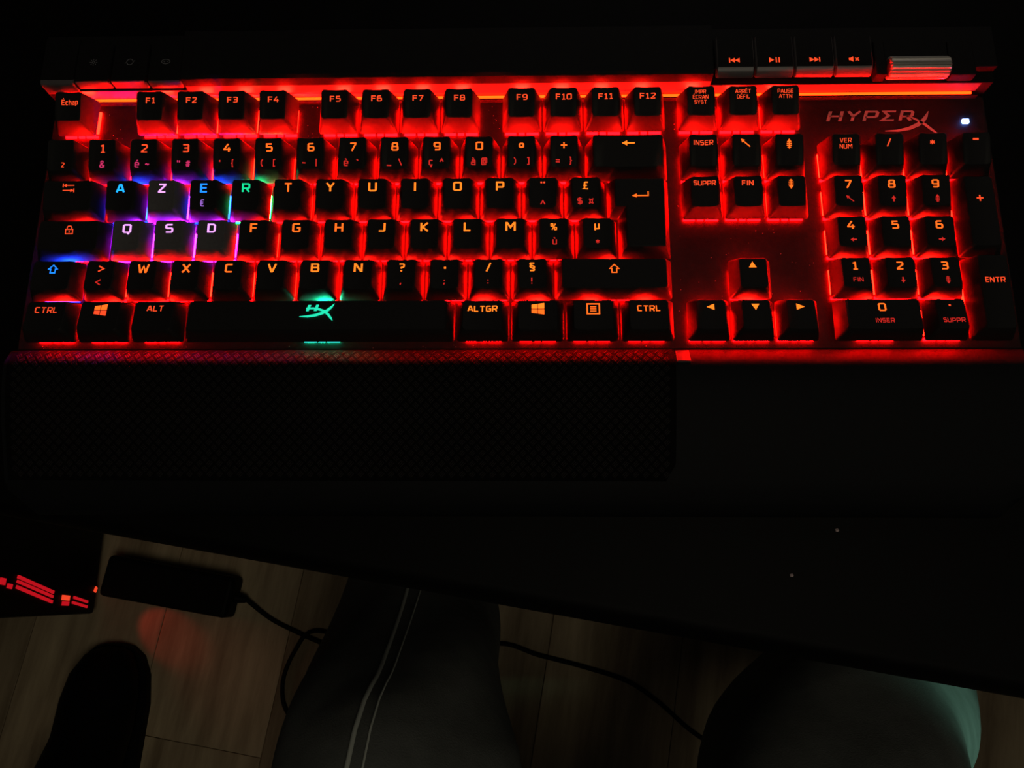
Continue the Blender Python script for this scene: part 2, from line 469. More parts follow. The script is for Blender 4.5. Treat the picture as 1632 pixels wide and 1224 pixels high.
GL = {
    'A': (4.4, [P((0, 0), (1.75, 6), (2.65, 6), (4.4, 0)), P((0.8, 1.7), (3.6, 1.7))]),
    'B': (4, [P((0, 0), (0, 6), (3.3, 6), (3.8, 5.4), (3.8, 3.8), (3.2, 3.15), (0, 3.15)), P((3.2, 3.15), (4, 2.5), (4, 0.7), (3.4, 0), (0, 0))]),
    'C': (3.8, [P((3.8, 6), (0.6, 6), (0, 5.4), (0, 0.6), (0.6, 0), (3.8, 0))]),
    'D': (4, [P((0, 0), (0, 6), (3.1, 6), (4, 5.1), (4, 0.9), (3.1, 0), (0, 0))]),
    'E': (3.7, [P((3.7, 6), (0, 6), (0, 0), (3.7, 0)), P((0, 3.1), (3.4, 3.1))]),
    'F': (3.7, [P((3.7, 6), (0, 6), (0, -0.4)), P((0, 3), (3.3, 3))]),
    'G': (4, [P((4, 6), (0.6, 6), (0, 5.4), (0, 0.6), (0.6, 0), (3.4, 0), (4, 0.6), (4, 2.8), (2.2, 2.8))]),
    'H': (4, [P((0, -0.4), (0, 6.4)), P((4, -0.4), (4, 6.4)), P((0, 3), (4, 3))]),
    'I': (0.6, [P((0.3, -0.4), (0.3, 6.4))]),
    'J': (3.4, [P((3.4, 6.4), (3.4, 0.7), (2.8, 0), (0, 0))]),
    'K': (4, [P((0, -0.4), (0, 6.4)), P((3.9, 6.4), (0.7, 3), (4, -0.4))]),
    'L': (3.5, [P((0, 6.4), (0, 0), (3.5, 0))]),
    'M': (5, [P((0, -0.4), (0, 6), (0.5, 6), (2.5, 2.4), (4.5, 6), (5, 6), (5, -0.4))]),
    'N': (4.2, [P((0, -0.4), (0, 6), (0.4, 6), (3.8, 0), (4.2, 0), (4.2, 6.4))]),
    'O': (4.2, [P((0.6, 0), (3.6, 0), (4.2, 0.6), (4.2, 5.4), (3.6, 6), (0.6, 6), (0, 5.4), (0, 0.6), (0.6, 0))]),
    'P': (4, [P((0, -0.4), (0, 6), (3.4, 6), (4, 5.4), (4, 2.8), (3.4, 2.2), (0, 2.2))]),
    'Q': (4.2, [P((0.6, 0), (3.6, 0), (4.2, 0.6), (4.2, 5.4), (3.6, 6), (0.6, 6), (0, 5.4), (0, 0.6), (0.6, 0)), P((2.7, 0.2), (2.9, -1.2), (3.7, -1.2))]),
    'R': (4, [P((0, -0.4), (0, 6), (3.4, 6), (4, 5.4), (4, 3.1), (3.4, 2.5), (0, 2.5)), P((2.2, 2.5), (3.9, -0.4))]),
    'S': (3.9, [P((3.8, 6), (0.6, 6), (0, 5.5), (0, 3.6), (0.6, 3.1), (3.3, 3.1), (3.9, 2.6), (3.9, 0.6), (3.3, 0), (0, 0))]),
    'T': (4.2, [P((0, 6), (4.2, 6)), P((2.1, 6), (2.1, -0.4))]),
    'U': (4.1, [P((0, 6.4), (0, 0.6), (0.6, 0), (3.5, 0), (4.1, 0.6), (4.1, 6.4))]),
    'V': (4.4, [P((0, 6.4), (1.9, 0), (2.5, 0), (4.4, 6.4))]),
    'W': (6, [P((0, 6.4), (1.3, 0), (1.7, 0), (3, 5), (4.3, 0), (4.7, 0), (6, 6.4))]),
    'X': (4.4, [P((0, 6.4), (4.4, -0.4)), P((4.4, 6.4), (0, -0.4))]),
    'Y': (4.4, [P((0, 6.4), (2.2, 2.9), (4.4, 6.4)), P((2.2, 2.9), (2.2, -0.4))]),
    'Z': (4, [P((0, 6), (3.9, 6), (3.9, 5.5), (0.1, 0.5), (0.1, 0), (4, 0))]),
    '0': (4, [P((0.6, 0), (3.4, 0), (4, 0.6), (4, 5.4), (3.4, 6), (0.6, 6), (0, 5.4), (0, 0.6), (0.6, 0))]),
    '1': (2.8, [P((0, 5.2), (1.2, 6), (1.5, 6), (1.5, 0)), P((0, 0), (2.9, 0))]),
    '2': (3.8, [P((0, 6), (3.2, 6), (3.8, 5.4), (3.8, 3.9), (0.2, 0.5), (0.2, 0), (3.9, 0))]),
    '3': (3.8, [P((0, 6), (3.2, 6), (3.8, 5.4), (3.8, 3.7), (3.2, 3.1), (0.9, 3.1)), P((3.2, 3.1), (3.8, 2.5), (3.8, 0.6), (3.2, 0), (0, 0))]),
    '4': (4.2, [P((2.6, 6.4), (0, 1.9), (0, 1.5), (4.3, 1.5)), P((3.1, 3.4), (3.1, -0.4))]),
    '5': (3.8, [P((3.6, 6), (0.2, 6), (0.2, 3.4), (3.2, 3.4), (3.8, 2.8), (3.8, 0.6), (3.2, 0), (0, 0))]),
    '6': (3.8, [P((3.4, 6), (0.6, 6), (0, 5.4), (0, 0.6), (0.6, 0), (3.2, 0), (3.8, 0.6), (3.8, 2.7), (3.2, 3.3), (0, 3.3))]),
    '7': (3.8, [P((0, 6), (3.7, 6), (3.7, 5.4), (1.2, -0.4))]),
    '8': (3.9, [P((0.6, 0), (3.3, 0), (3.9, 0.6), (3.9, 2.5), (3.3, 3.1), (3.6, 3.6), (3.6, 5.4), (3.1, 6), (0.8, 6), (0.3, 5.4), (0.3, 3.6), (0.6, 3.1), (0, 2.5), (0, 0.6), (0.6, 0)), P((0.6, 3.1), (3.3, 3.1))]),
    '9': (3.8, [P((0.4, 0), (3.2, 0), (3.8, 0.6), (3.8, 5.4), (3.2, 6), (0.6, 6), (0, 5.4), (0, 3.3), (0.6, 2.7), (3.8, 2.7))]),
    'c': (2.8, [P((2.8, 4.2), (0.4, 4.2), (0, 3.8), (0, 0.4), (0.4, 0), (2.8, 0))]),
    'h': (3, [P((0, -0.4), (0, 6.4)), P((0, 4.2), (2.6, 4.2), (3, 3.8), (3, -0.4))]),
    'a': (3, [P((0.2, 4.2), (2.6, 4.2), (3, 3.8), (3, 0), (0.4, 0), (0, 0.4), (0, 2), (0.4, 2.4), (3, 2.4))]),
    'p': (3, [P((0, -1.9), (0, 4.2), (2.6, 4.2), (3, 3.8), (3, 0.4), (2.6, 0), (0, 0))]),
    'e': (3, [P((3, 0), (0.4, 0), (0, 0.4), (0, 3.8), (0.4, 4.2), (2.6, 4.2), (3, 3.8), (3, 2.1), (0, 2.1))]),
    'u': (3, [P((0, 4.6), (0, 0.4), (0.4, 0), (3, 0)), P((3, 4.6), (3, -0.4))]),
    '&': (3.8, [P((3.8, 0), (0.9, 3.4), (0.7, 5.2), (1.2, 6), (2.3, 6), (2.7, 5.2), (2.4, 4.1), (0.2, 2.3), (0, 0.8), (0.6, 0), (2.2, 0), (3.8, 2.4))]),
    '#': (4, [P((1.2, 0), (1.8, 6)), P((2.6, 0), (3.2, 6)), P((0.3, 4.1), (4.2, 4.1)), P((0, 1.9), (3.9, 1.9))]),
    '"': (1.6, [P((0, 6), (0, 4.2)), P((1.6, 6), (1.6, 4.2))]),
    "'": (0.4, [P((0.2, 6), (0.2, 4.2))]),
    '~': (3.4, [P((0, 2.4), (1, 3.2), (2.4, 2.2), (3.4, 3))]),
    '{': (1.9, [P((1.9, 6.8), (1.1, 6.8), (0.8, 6.3), (0.8, 3.8), (0, 3), (0.8, 2.2), (0.8, -0.3), (1.1, -0.8), (1.9, -0.8))]),
    '}': (1.9, [P((0, 6.8), (0.8, 6.8), (1.1, 6.3), (1.1, 3.8), (1.9, 3), (1.1, 2.2), (1.1, -0.3), (0.8, -0.8), (0, -0.8))]),
    '(': (1.4, [P((1.4, 6.8), (0.4, 5.4), (0, 4), (0, 2), (0.4, 0.6), (1.4, -0.8))]),
    ')': (1.4, [P((0, 6.8), (1, 5.4), (1.4, 4), (1.4, 2), (1, 0.6), (0, -0.8))]),
    '[': (1.6, [P((1.7, 6.6), (0, 6.6), (0, -0.6), (1.7, -0.6))]),
    ']': (1.6, [P((0, 6.6), (1.7, 6.6), (1.7, -0.6), (0, -0.6))]),
    '-': (2.8, [P((0, 2.8), (2.8, 2.8))]),
    '|': (0.4, [P((0.2, 7), (0.2, -1))]),
    '`': (1.2, [P((0, 6), (1.2, 4.6))]),
    '_': (4, [P((0, -0.2), (4, -0.2))]),
    '\\': (3, [P((0, 6.6), (3, -0.8))]),
    '/': (3, [P((0, -0.8), (3, 6.8))]),
    '^': (3, [P((0, 3), (1.5, 5.6), (3, 3))]),
    '@': (4.4, [P((3.2, 1.4), (1.8, 1.4), (1.4, 1.9), (1.4, 3.9), (1.8, 4.4), (3.1, 4.4), (3.1, 1.4), (4, 1.4), (4.4, 2), (4.4, 5.4), (3.8, 6), (0.6, 6), (0, 5.4), (0, 0.6), (0.6, 0), (4, 0))]),
    'o': (2.2, [P((0.4, 3.4), (1.8, 3.4), (2.2, 3.8), (2.2, 5.4), (1.8, 5.8), (0.4, 5.8), (0, 5.4), (0, 3.8), (0.4, 3.4))]),
    '+': (4, [P((0, 3), (4, 3)), P((2, 5), (2, 1))]),
    '=': (3.4, [P((0, 4), (3.4, 4)), P((0, 2), (3.4, 2))]),
    '?': (3.4, [P((0, 6), (2.9, 6), (3.4, 5.5), (3.4, 3.8), (2.9, 3.3), (1.6, 3), (1.6, 1.9)), P((1.6, 0.5), (1.6, -0.5))]),
    ',': (0.8, [P((0.7, 0.9), (0.1, -1.2))]),
    '.': (0.8, [P((0.4, 0.95), (0.4, -0.8))]),
    ';': (0.8, [P((0.7, 0.9), (0.1, -1.2)), P((0.5, 4.2), (0.5, 3.1))]),
    ':': (0.8, [P((0.4, 0.9), (0.4, -0.2)), P((0.4, 4.4), (0.4, 3.3))]),
    '!': (0.6, [P((0.3, 6.6), (0.3, 1.8)), P((0.3, 0.4), (0.3, -0.6))]),
    '§': (3.2, [P((3.1, 6.4), (0.5, 6.4), (0.1, 5.8), (0.4, 4.8), (2.9, 3.4), (3.1, 2.6), (2.4, 1.8)), P((0.9, 4.5), (0.1, 3.6), (0.4, 2.8), (2.8, 1.4), (3.1, 0.4), (2.7, -0.2), (0, -0.2))]),
    '%': (5, [P((1, 0), (4, 6)), P((0.3, 3.6), (1.5, 3.6), (1.8, 3.9), (1.8, 5.7), (1.5, 6), (0.3, 6), (0, 5.7), (0, 3.9), (0.3, 3.6)), P((3.5, 0), (4.7, 0), (5, 0.3), (5, 2.1), (4.7, 2.4), (3.5, 2.4), (3.2, 2.1), (3.2, 0.3), (3.5, 0))]),
    'µ': (3.2, [P((0, 5), (0, -1.6)), P((0, 0.4), (0.4, 0), (2.8, 0), (3.2, 0.4)), P((3.2, 5), (3.2, -0.4))]),
    '*': (3, [P((1.5, 4.7), (1.5, 1.3)), P((0, 3.9), (3, 2.1)), P((0, 2.1), (3, 3.9))]),
    '¨': (2.4, [P((0.3, 6.4), (0.3, 5.3)), P((2.1, 6.4), (2.1, 5.3))]),
    '£': (3.6, [P((3.5, 5.6), (3.1, 6), (1.5, 6), (1, 5.4), (1, 0.4), (0, 0), (3.7, 0)), P((0, 3), (2.8, 3))]),
    '$': (3.6, [P((3.5, 5.2), (0.5, 5.2), (0, 4.7), (0, 3.5), (0.5, 3), (3.1, 3), (3.6, 2.5), (3.6, 1.3), (3.1, 0.8), (0, 0.8)), P((1.8, 6.4), (1.8, -0.4))]),
    '¤': (3.6, [P((0.9, 1.2), (2.7, 1.2), (2.7, 4.4), (0.9, 4.4), (0.9, 1.2)), P((0, 0.4), (0.9, 1.2)), P((3.6, 0.4), (2.7, 1.2)), P((0, 5.2), (0.9, 4.4)), P((3.6, 5.2), (2.7, 4.4))]),
    '<': (3.2, [P((3.2, 5.2), (0.2, 3), (3.2, 0.8))]),
    '>': (3.2, [P((0, 5.2), (3, 3), (0, 0.8))]),
    '€': (3.6, [P((3.6, 6), (1.4, 6), (0.8, 5.4), (0.8, 0.6), (1.4, 0), (3.6, 0)), P((0, 3.8), (3, 3.8)), P((0, 2.3), (2.8, 2.3))]),
    'Σ': (4, [P((4, 6), (0, 6), (1.9, 3), (0, 0), (4, 0))]),
}
ACC = {'É': ('E', [P((1.4, 7.4), (2.6, 8.4))]), 'Ê': ('E', [P((0.7, 7.4), (1.8, 8.4), (2.9, 7.4))]),
       'é': ('e', [P((1, 5.4), (2.2, 6.6))]), 'è': ('e', [P((0.8, 6.6), (2, 5.4))]),
       'à': ('a', [P((0.8, 6.6), (2, 5.4))]), 'ù': ('u', [P((0.8, 6.6), (2, 5.4))]),
       'ç': ('c', [P((1.4, 0), (1.7, -1.6), (0.7, -1.6))])}
for k_, (b_, ex) in ACC.items():
    GL[k_] = (GL[b_][0], GL[b_][1] + ex)


def stroke(poly, w):
    """flat ribbon polygons (2-D) for a polyline with mitred joints"""
    closed = poly[0] == poly[-1] and len(poly) > 2
    pts = [Vector(p) for p in (poly[:-1] if closed else poly)]
    n = len(pts)
    L, R_ = [], []
    for i in range(n):
        a = pts[i - 1] if (i > 0 or closed) else None
        c = pts[(i + 1) % n] if (i < n - 1 or closed) else None
        d1 = (pts[i] - a).normalized() if a is not None else (c - pts[i]).normalized()
        d2 = (c - pts[i]).normalized() if c is not None else d1
        n1 = Vector((-d1.y, d1.x))
        n2 = Vector((-d2.y, d2.x))
        m = n1 + n2
        m = n1 if m.length < 1e-4 else m.normalized()
        k = min(1.0 / max(0.35, m.dot(n1)), 1.9)
        L.append(pts[i] + m * (w / 2 * k))
        R_.append(pts[i] - m * (w / 2 * k))
    out = []
    for i in range(n if closed else n - 1):
        j = (i + 1) % n
        out.append([R_[i], R_[j], L[j], L[i]])
    return out


def text_polys(s, h, wx=1.0, weight=1.05, gap=1.9, slant=0.0):
    """text centred on the origin, cap height h mm"""
    x = 0.0
    polys = []
    for ch in s:
        if ch == ' ':
            x += 3
            continue
        w, st = GL[ch]
        for pl in st:
            for q in stroke(pl, weight):
                polys.append([((p.x + x) + p.y * slant, p.y) for p in q])
        x += w + gap
    x -= gap
    k = h / 6.9
    return [[((px - x / 2) * k * wx, (py - 3) * k) for px, py in q] for q in polys]


def lines(pls, w):
    return [[(p.x, p.y) for p in q] for pl in pls for q in stroke(P(*pl), w)]


def tri(ax, ay, bx, by, cx, cy):
    return [[(ax, ay), (bx, by), (cx, cy)]]


def icon(name):
    """icons in mm centred on the origin"""
    if name == 'left':
        return lines([[(-0.9, 0), (2.9, 0)]], 0.62) + tri(-2.9, 0, -0.5, -1.15, -0.5, 1.15)
    if name == 'enter':
        return lines([[(-1.4, -0.45), (3.6, -0.45), (3.6, 1.5)]], 0.55) + tri(-3.6, -0.45, -1.5, -1.4, -1.5, 0.5)
    if name == 'shift':
        return lines([[(-1.05, -1.75), (1.05, -1.75), (1.05, 0.1), (2.0, 0.1), (0, 2.0), (-2.0, 0.1), (-1.05, 0.1), (-1.05, -1.75)]], 0.5)
    if name == 'tab':
        return (lines([[(-1.6, 1.1), (2.6, 1.1)], [(-2.5, 0.2), (-2.5, 2.0)], [(-2.6, -1.2), (1.6, -1.2)], [(2.5, -2.1), (2.5, -0.3)]], 0.42)
                + tri(-2.4, 1.1, -0.9, 0.3, -0.9, 1.9) + tri(2.4, -1.2, 0.9, -0.4, 0.9, -2.0))
    if name == 'lock':
        return (lines([[(-1.6, -1.7), (1.6, -1.7), (1.6, 0.4), (-1.6, 0.4), (-1.6, -1.7)], [(-1.0, 0.4), (-1.0, 1.4), (-0.6, 1.95), (0.6, 1.95), (1.0, 1.4), (1.0, 0.4)], [(0, -0.2), (0, -1.1)]], 0.42))
    if name == 'menu':
        return lines([[(-2.6, -2.35), (2.6, -2.35), (2.6, 2.35), (-2.6, 2.35), (-2.6, -2.35)]], 0.6) + lines([[(-1.3, 1.0), (1.3, 1.0)], [(-1.3, 0), (1.3, 0)], [(-1.3, -1.0), (1.3, -1.0)]], 0.45)
    if name == 'home':
        return lines([[(-0.9, 0.9), (2.0, -1.6)]], 0.5) + tri(-2.0, 1.9, -0.2, 1.5, -1.5, 0.2)
    if name == 'pgup':
        return tri(0, 2.3, -1.1, 0.7, 1.1, 0.7) + lines([[(0, 0.8), (0, -2.2)], [(-1.1, 0.1), (1.1, 0.1)], [(-1.1, -0.75), (1.1, -0.75)], [(-0.8, -1.6), (0.8, -1.6)]], 0.42)
    if name == 'pgdn':
        return [[(x, -y) for x, y in q][::-1] for q in icon('pgup')]
    if name == 'aup':
        return tri(0, 1.7, -1.2, 0, 1.2, 0) + lines([[(0, 0.1), (0, -1.7)]], 0.8)
    if name == 'adn':
        return [[(x, -y) for x, y in q][::-1] for q in icon('aup')]
    if name == 'alt_':
        return [[(-y, x) for x, y in q] for q in icon('aup')]
    if name == 'art_':
        return [[(y, -x) for x, y in q] for q in icon('aup')]
    if name == 'tup':
        return tri(-1.65, -1.4, 1.65, -1.4, 0, 1.5)
    if name == 'tdn':
        return tri(-1.75, 1.4, 0, -1.5, 1.75, 1.4)
    if name == 'tlf':
        return tri(-1.8, 0, 1.5, -1.5, 1.5, 1.5)
    if name == 'trt':
        return tri(1.8, 0, -1.7, 1.5, -1.7, -1.5)
    if name == 'prev':
        return lines([[(-2.4, 1.2), (-2.4, -1.2)]], 0.5) + tri(-2.1, 0, -0.1, -1.2, -0.1, 1.2) + tri(-0.1, 0, 2.1, -1.2, 2.1, 1.2)
    if name == 'play':
        return tri(-2.3, 1.3, -2.3, -1.3, -0.1, 0) + lines([[(0.9, 1.3), (0.9, -1.3)], [(2.2, 1.3), (2.2, -1.3)]], 0.55)
    if name == 'next':
        return [[(-x, y) for x, y in q][::-1] for q in icon('prev')]
    if name == 'mute':
        return [[(-2.2, -0.6), (-1.5, -0.6), (-0.2, -1.4), (-0.2, 1.4), (-1.5, 0.6), (-2.2, 0.6)]] + lines([[(0.7, 0.7), (2.2, -0.8)], [(0.7, -0.8), (2.2, 0.7)]], 0.45)
    if name == 'sun':
        return lines([[(-0.7, 0), (0, 0.7), (0.7, 0), (0, -0.7), (-0.7, 0)]] + [[(1.1 * math.cos(a), 1.1 * math.sin(a)), (1.8 * math.cos(a), 1.8 * math.sin(a))] for a in [i * math.pi / 4 for i in range(8)]], 0.35)
    if name == 'ring':
        r = [(1.5 * math.cos(i * math.pi / 6), 1.5 * math.sin(i * math.pi / 6)) for i in range(12)]
        return lines([r + [r[0]], [(-2.3, -0.7), (-1.4, -0.2)], [(2.3, 0.7), (1.4, 0.2)]], 0.4)
    if name == 'gamepad':
        r = [(2.0 * math.cos(i * math.pi / 6), 1.2 * math.sin(i * math.pi / 6)) for i in range(12)]
        return lines([r + [r[0]], [(-1.1, 0), (-0.3, 0)], [(-0.7, 0.4), (-0.7, -0.4)], [(0.5, 0), (1.1, 0)]], 0.35)


# ---- keycaps -----------------------------------------------------------------
U = 19.05
FY = 1.56                          # extra gap behind the number row
ROW = {'f': 5.25 * U + FY, 'n': 4 * U, 'q': 3 * U, 'a': 2 * U, 'z': U, 'c': 0.0}
ZTOP = {'f': (16.3, 13.7), 'n': (16.0, 13.6), 'q': (13.7, 12.0), 'a': (12.2, 11.5), 'z': (11.6, 12.4), 'c': (11.4, 13.2)}   # back, front edge
ZS = 4.5                           # skirt above the plate
DISH = 0.75


def rrect(x0, x1, y0, y1, r, nx=6):
    """counter-clockwise rounded rectangle with nx extra points on the front and back edges"""
    pts = []
    for cx, cy, a0 in ((x1 - r, y0 + r, -90), (x1 - r, y1 - r, 0), (x0 + r, y1 - r, 90), (x0 + r, y0 + r, 180)):
        for k in range(4):
            a = math.radians(a0 + 30 * k)
            pts.append((cx + r * math.cos(a), cy + r * math.sin(a)))
        if a0 == 0:
            pts += [(x1 - r + (x0 - x1 + 2 * r) * t / (nx + 1), y1) for t in range(1, nx + 1)]
        if a0 == 180:
            pts += [(x0 + r + (x1 - x0 - 2 * r) * t / (nx + 1), y0) for t in range(1, nx + 1)]
    return pts


def cap_top_z(row, w, x, y):
    zb, zf = ZTOP[row]
    t = (y + 6.3) / 13.5
    z = zf + (zb - zf) * t
    hw = w * U / 2 - 3.45
    xx = max(-1, min(1, x / hw))
    if w < 4:
        return z - DISH * (1 - xx * xx)
    return z + 0.5 * (1 - ((y - 0.4) / 6.8) ** 2)       # the space bar is domed


def cap_mesh(row, w, h=1):
    """origin at the key's centre on the plate"""
    hx = w * U / 2
    s = 0.5
    ys0, ys1 = -U / 2 + s, U / 2 + (h - 1) * U - s
    yt0, yt1 = -6.3, {'f': 7.0, 'n': 7.9}.get(row, 7.6) + (h - 1) * U
    m = MB()
    def ring(x0, x1, y0, y1, r, zf):
        return [(x, y, zf(x, y)) for x, y in rrect(x0, x1, y0, y1, r)]
    zt = (lambda x, y: cap_top_z(row, w, x, y)) if h == 1 else (lambda x, y: ZTOP[row][1] + 0.8 - DISH * (1 - (x / (hx - 3.45)) ** 2))
    ti = 3.45
    mid = lambda a, b_, t: a + (b_ - a) * t
    rings = [ring(-hx + s + 1.3, hx - s - 1.3, ys0 + 1.3, ys1 - 1.3, 0.6, lambda x, y: ZS + 3.0),
             ring(-hx + s + 1.3, hx - s - 1.3, ys0 + 1.3, ys1 - 1.3, 0.6, lambda x, y: ZS),
             ring(-hx + s, hx - s, ys0, ys1, 1.1, lambda x, y: ZS),
             ring(-hx + s + 0.05, hx - s - 0.05, ys0 + 0.1, ys1 - 0.05, 1.1, lambda x, y: ZS + 0.8),
             ring(-hx + mid(s, ti, 0.52), hx - mid(s, ti, 0.52), mid(ys0, yt0, 0.5), mid(ys1, yt1, 0.5), 1.4, lambda x, y: mid(ZS, zt(x, y), 0.56)),
             ring(-hx + ti - 0.12, hx - ti + 0.12, yt0 - 0.12, yt1 + 0.12, 1.5, lambda x, y: zt(x, y) - 0.35),
             ring(-hx + ti + 0.2, hx - ti - 0.2, yt0 + 0.2, yt1 - 0.2, 1.4, zt)]
    m.loft(rings, cap0=True, cap1=False)
    n = len(rings[0])
    base = len(m.v) - n
    # dished top from strips between the front and the back edge
    front = list(range(n - 6 - 4, n)) + [0, 1, 2, 3]     # lower-left corner .. lower-right corner
    back = list(range(4, 8))[::1] + list(range(8, 14)) + list(range(14, 18))
    back = back[::-1]
    for a in range(len(front) - 1):
        m.f.append((base + front[a], base + front[a + 1], base + back[a + 1], base + back[a]))
    return m


_cap_cache = {}


def cap_me(row, w, h, material):
    k = (row, w, h, material.name)
    if k not in _cap_cache:
        _cap_cache[k] = cap_mesh(row, w, h).mesh('keycap', material, 40)
    return _cap_cache[k]


def legend_mesh(items, row, w, h=1):
    """items: list of (polys, dx, dy) in mm on the key top"""
    m = MB()
    for polys, dx, dy in items:
        for q in polys:
            pts = [(x + dx, y + dy) for x, y in q]
            zf = (lambda x, y: cap_top_z(row, w, x, y)) if h == 1 else (lambda x, y: ZTOP[row][1] + 0.8 - DISH * (1 - (x / (w * U / 2 - 3.45)) ** 2))
            m.add([(x, y, zf(x, y) + 0.07) for x, y in pts], [tuple(range(len(pts)))])
    me = bpy.data.meshes.new('legend')
    me.from_pydata([(x * MM, y * MM, z * MM) for x, y, z in m.v], [], m.f)
    bm = bmesh.new()
    bm.from_mesh(me)
    for f in bm.faces:
        f.normal_update()
        if f.normal.z < 0:
            f.normal_flip()
    bm.to_mesh(me)
    bm.free()
    return me


# clear switch base; emission in its rim stands in for scattered lamp light
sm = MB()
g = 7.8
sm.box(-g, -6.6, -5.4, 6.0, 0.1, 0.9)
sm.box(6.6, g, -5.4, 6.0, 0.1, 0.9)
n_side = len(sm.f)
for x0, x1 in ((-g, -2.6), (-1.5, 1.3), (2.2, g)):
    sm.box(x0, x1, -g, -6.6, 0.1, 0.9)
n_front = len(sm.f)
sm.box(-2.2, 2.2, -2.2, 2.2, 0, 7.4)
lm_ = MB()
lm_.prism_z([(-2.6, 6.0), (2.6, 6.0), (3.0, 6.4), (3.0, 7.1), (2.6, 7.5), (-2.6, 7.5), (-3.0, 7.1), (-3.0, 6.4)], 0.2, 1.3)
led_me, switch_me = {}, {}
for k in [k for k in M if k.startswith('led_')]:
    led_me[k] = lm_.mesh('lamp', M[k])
    sw = sm.mesh('switch', M['side_glow_' + k[4:]])
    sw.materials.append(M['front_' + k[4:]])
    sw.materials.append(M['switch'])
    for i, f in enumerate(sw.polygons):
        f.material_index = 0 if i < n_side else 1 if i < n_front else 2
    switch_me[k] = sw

T = text_polys
n_keys = 0


def key(row, xu, w, specs, label, led='led_red', capm='cap', h=1, dx0=0.0):
    """xu: left edge in units; specs: (material, [(polys, dx, dy), ...])"""
    global n_keys
    cx = (xu + w / 2) * U + (1.4 if xu > 18.4 else 0.27 if xu > 15.1 else 0)
    cy = ROW[row]
    o = link('keycap' if w < 5 else 'space_bar', cap_me(row, w, h, M[capm]), kb, K(cx, cy, 0))
    o['label'] = label
    for mn, items in specs:
        me = legend_mesh(items, row, w, h)
        me.materials.append(M[mn])
        link('legend', me, o)
    yo = (h - 1) * U / 2
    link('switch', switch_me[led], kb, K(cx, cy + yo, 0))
    link('lamp', led_me[led], kb, K(cx, cy + yo, 0))
    n_keys += 1
    return o


DYM = {'f': 2.9, 'n': 3.7, 'q': 3.9, 'a': 3.9, 'z': 3.9, 'c': 3.7}

# function row
key('f', 0, 1, [('red', [(T('Échap', 2.4, 0.92), 0.6, 2.3)])], 'black key lit Échap at the upper end of the keyboard')
for i in range(12):
    xu = (2 + i) if i < 4 else (6.5 + i - 4) if i < 8 else (11 + i - 8)
    s = 'F%d' % (i + 1)
    key('f', xu, 1, [('red', [(T(s, 2.55, 1.28, 1.15), 0.2, 2.9)])], 'black key with glowing red ' + s)
key('f', 15.25, 1, [('red', [(T('IMPR', 1.75, 1.0, 0.95, 1.7), 0, 4.6), (T('ÉCRAN', 1.75, 1.0, 0.95, 1.7), 0, 2.2), (T('SYST', 1.75, 1.0, 0.95, 1.7), 0, -0.1)])], 'black key with small red words IMPR ÉCRAN SYST')
key('f', 16.25, 1, [('red', [(T('ARRÊT', 1.75, 1.0, 0.95, 1.7), 0.2, 4.6), (T('DÉFIL', 1.75, 1.0, 0.95, 1.7), 0.3, 2.2)])], 'black key with small red words ARRÊT DÉFIL')
key('f', 17.25, 1, [('red', [(T('PAUSE', 1.75, 1.0, 0.95, 1.7), 0.2, 4.6), (T('ATTN', 1.75, 1.0, 0.95, 1.7), 0.2, 2.2)])], 'black key with small red words PAUSE ATTN')

# number row
SEC = {'1': [('&', 0, 'pink')], '2': [('é', -3.0, 'pink'), ('~', 1.6, 'pink')], '3': [('"', -3.0, 'pink'), ('#', 1.2, 'pink')],
       '4': [("'", -3.2, 'dimred'), ('{', 2.6, 'dimred')], '5': [('(', -3.0, 'dimred'), ('[', 2.6, 'dimred')],
       '6': [('-', -3.0, 'dimred'), ('|', 2.6, 'dimred')], '7': [('è', -2.9, 'dimred'), ('`', 2.2, 'dimred')],
       '8': [('_', -2.5, 'dimred'), ('\\', 2.5, 'dimred')], '9': [('ç', -2.6, 'dimred'), ('^', 2.2, 'dimred')],
       '0': [('à', -2.6, 'dimred'), ('@', 2.3, 'dimred')], 'o': [(')', -3.0, 'dimred'), (']', 2.9, 'dimred')],
       '+': [('=', -2.8, 'dimred'), ('}', 2.9, 'dimred')]}
key('n', 0, 1, [('red', [(T('2', 2.2, 1.0), 0.9, -3.6)])], 'black key with one low red superscript 2')
for i, d in enumerate('1234567890o+'):
    cols = {}
    for ch, dx, c in SEC[d]:
        cols.setdefault(c, []).append((T(ch, 3.3 if ch not in '{}[]()|\\' else 2.9, 1.05, 1.1), dx, -3.4))
    main = 'red' if i < 3 else 'orange'
    if d == 'o':
        main_item = (T('o', 4.6, 1.1, 1.0), 0, 2.7)
    elif d == '+':
        main_item = (T('+', 4.8, 1.0, 0.85), 0, 3.7)
    else:
        main_item = (T(d, 3.6, 1.25, 1.15), 0.1, 3.7)
    nm = {'o': 'degree sign', '+': 'plus sign'}.get(d, 'digit ' + d)
    key('n', 1 + i, 1, [(main, [main_item])] + [(c, it) for c, it in cols.items()], 'black key with glowing %s in the row below the F keys' % nm)
key('n', 13, 2, [('amber', [(icon('left'), 0.2, 4.5)])], 'wide black key with an orange arrow pointing left')

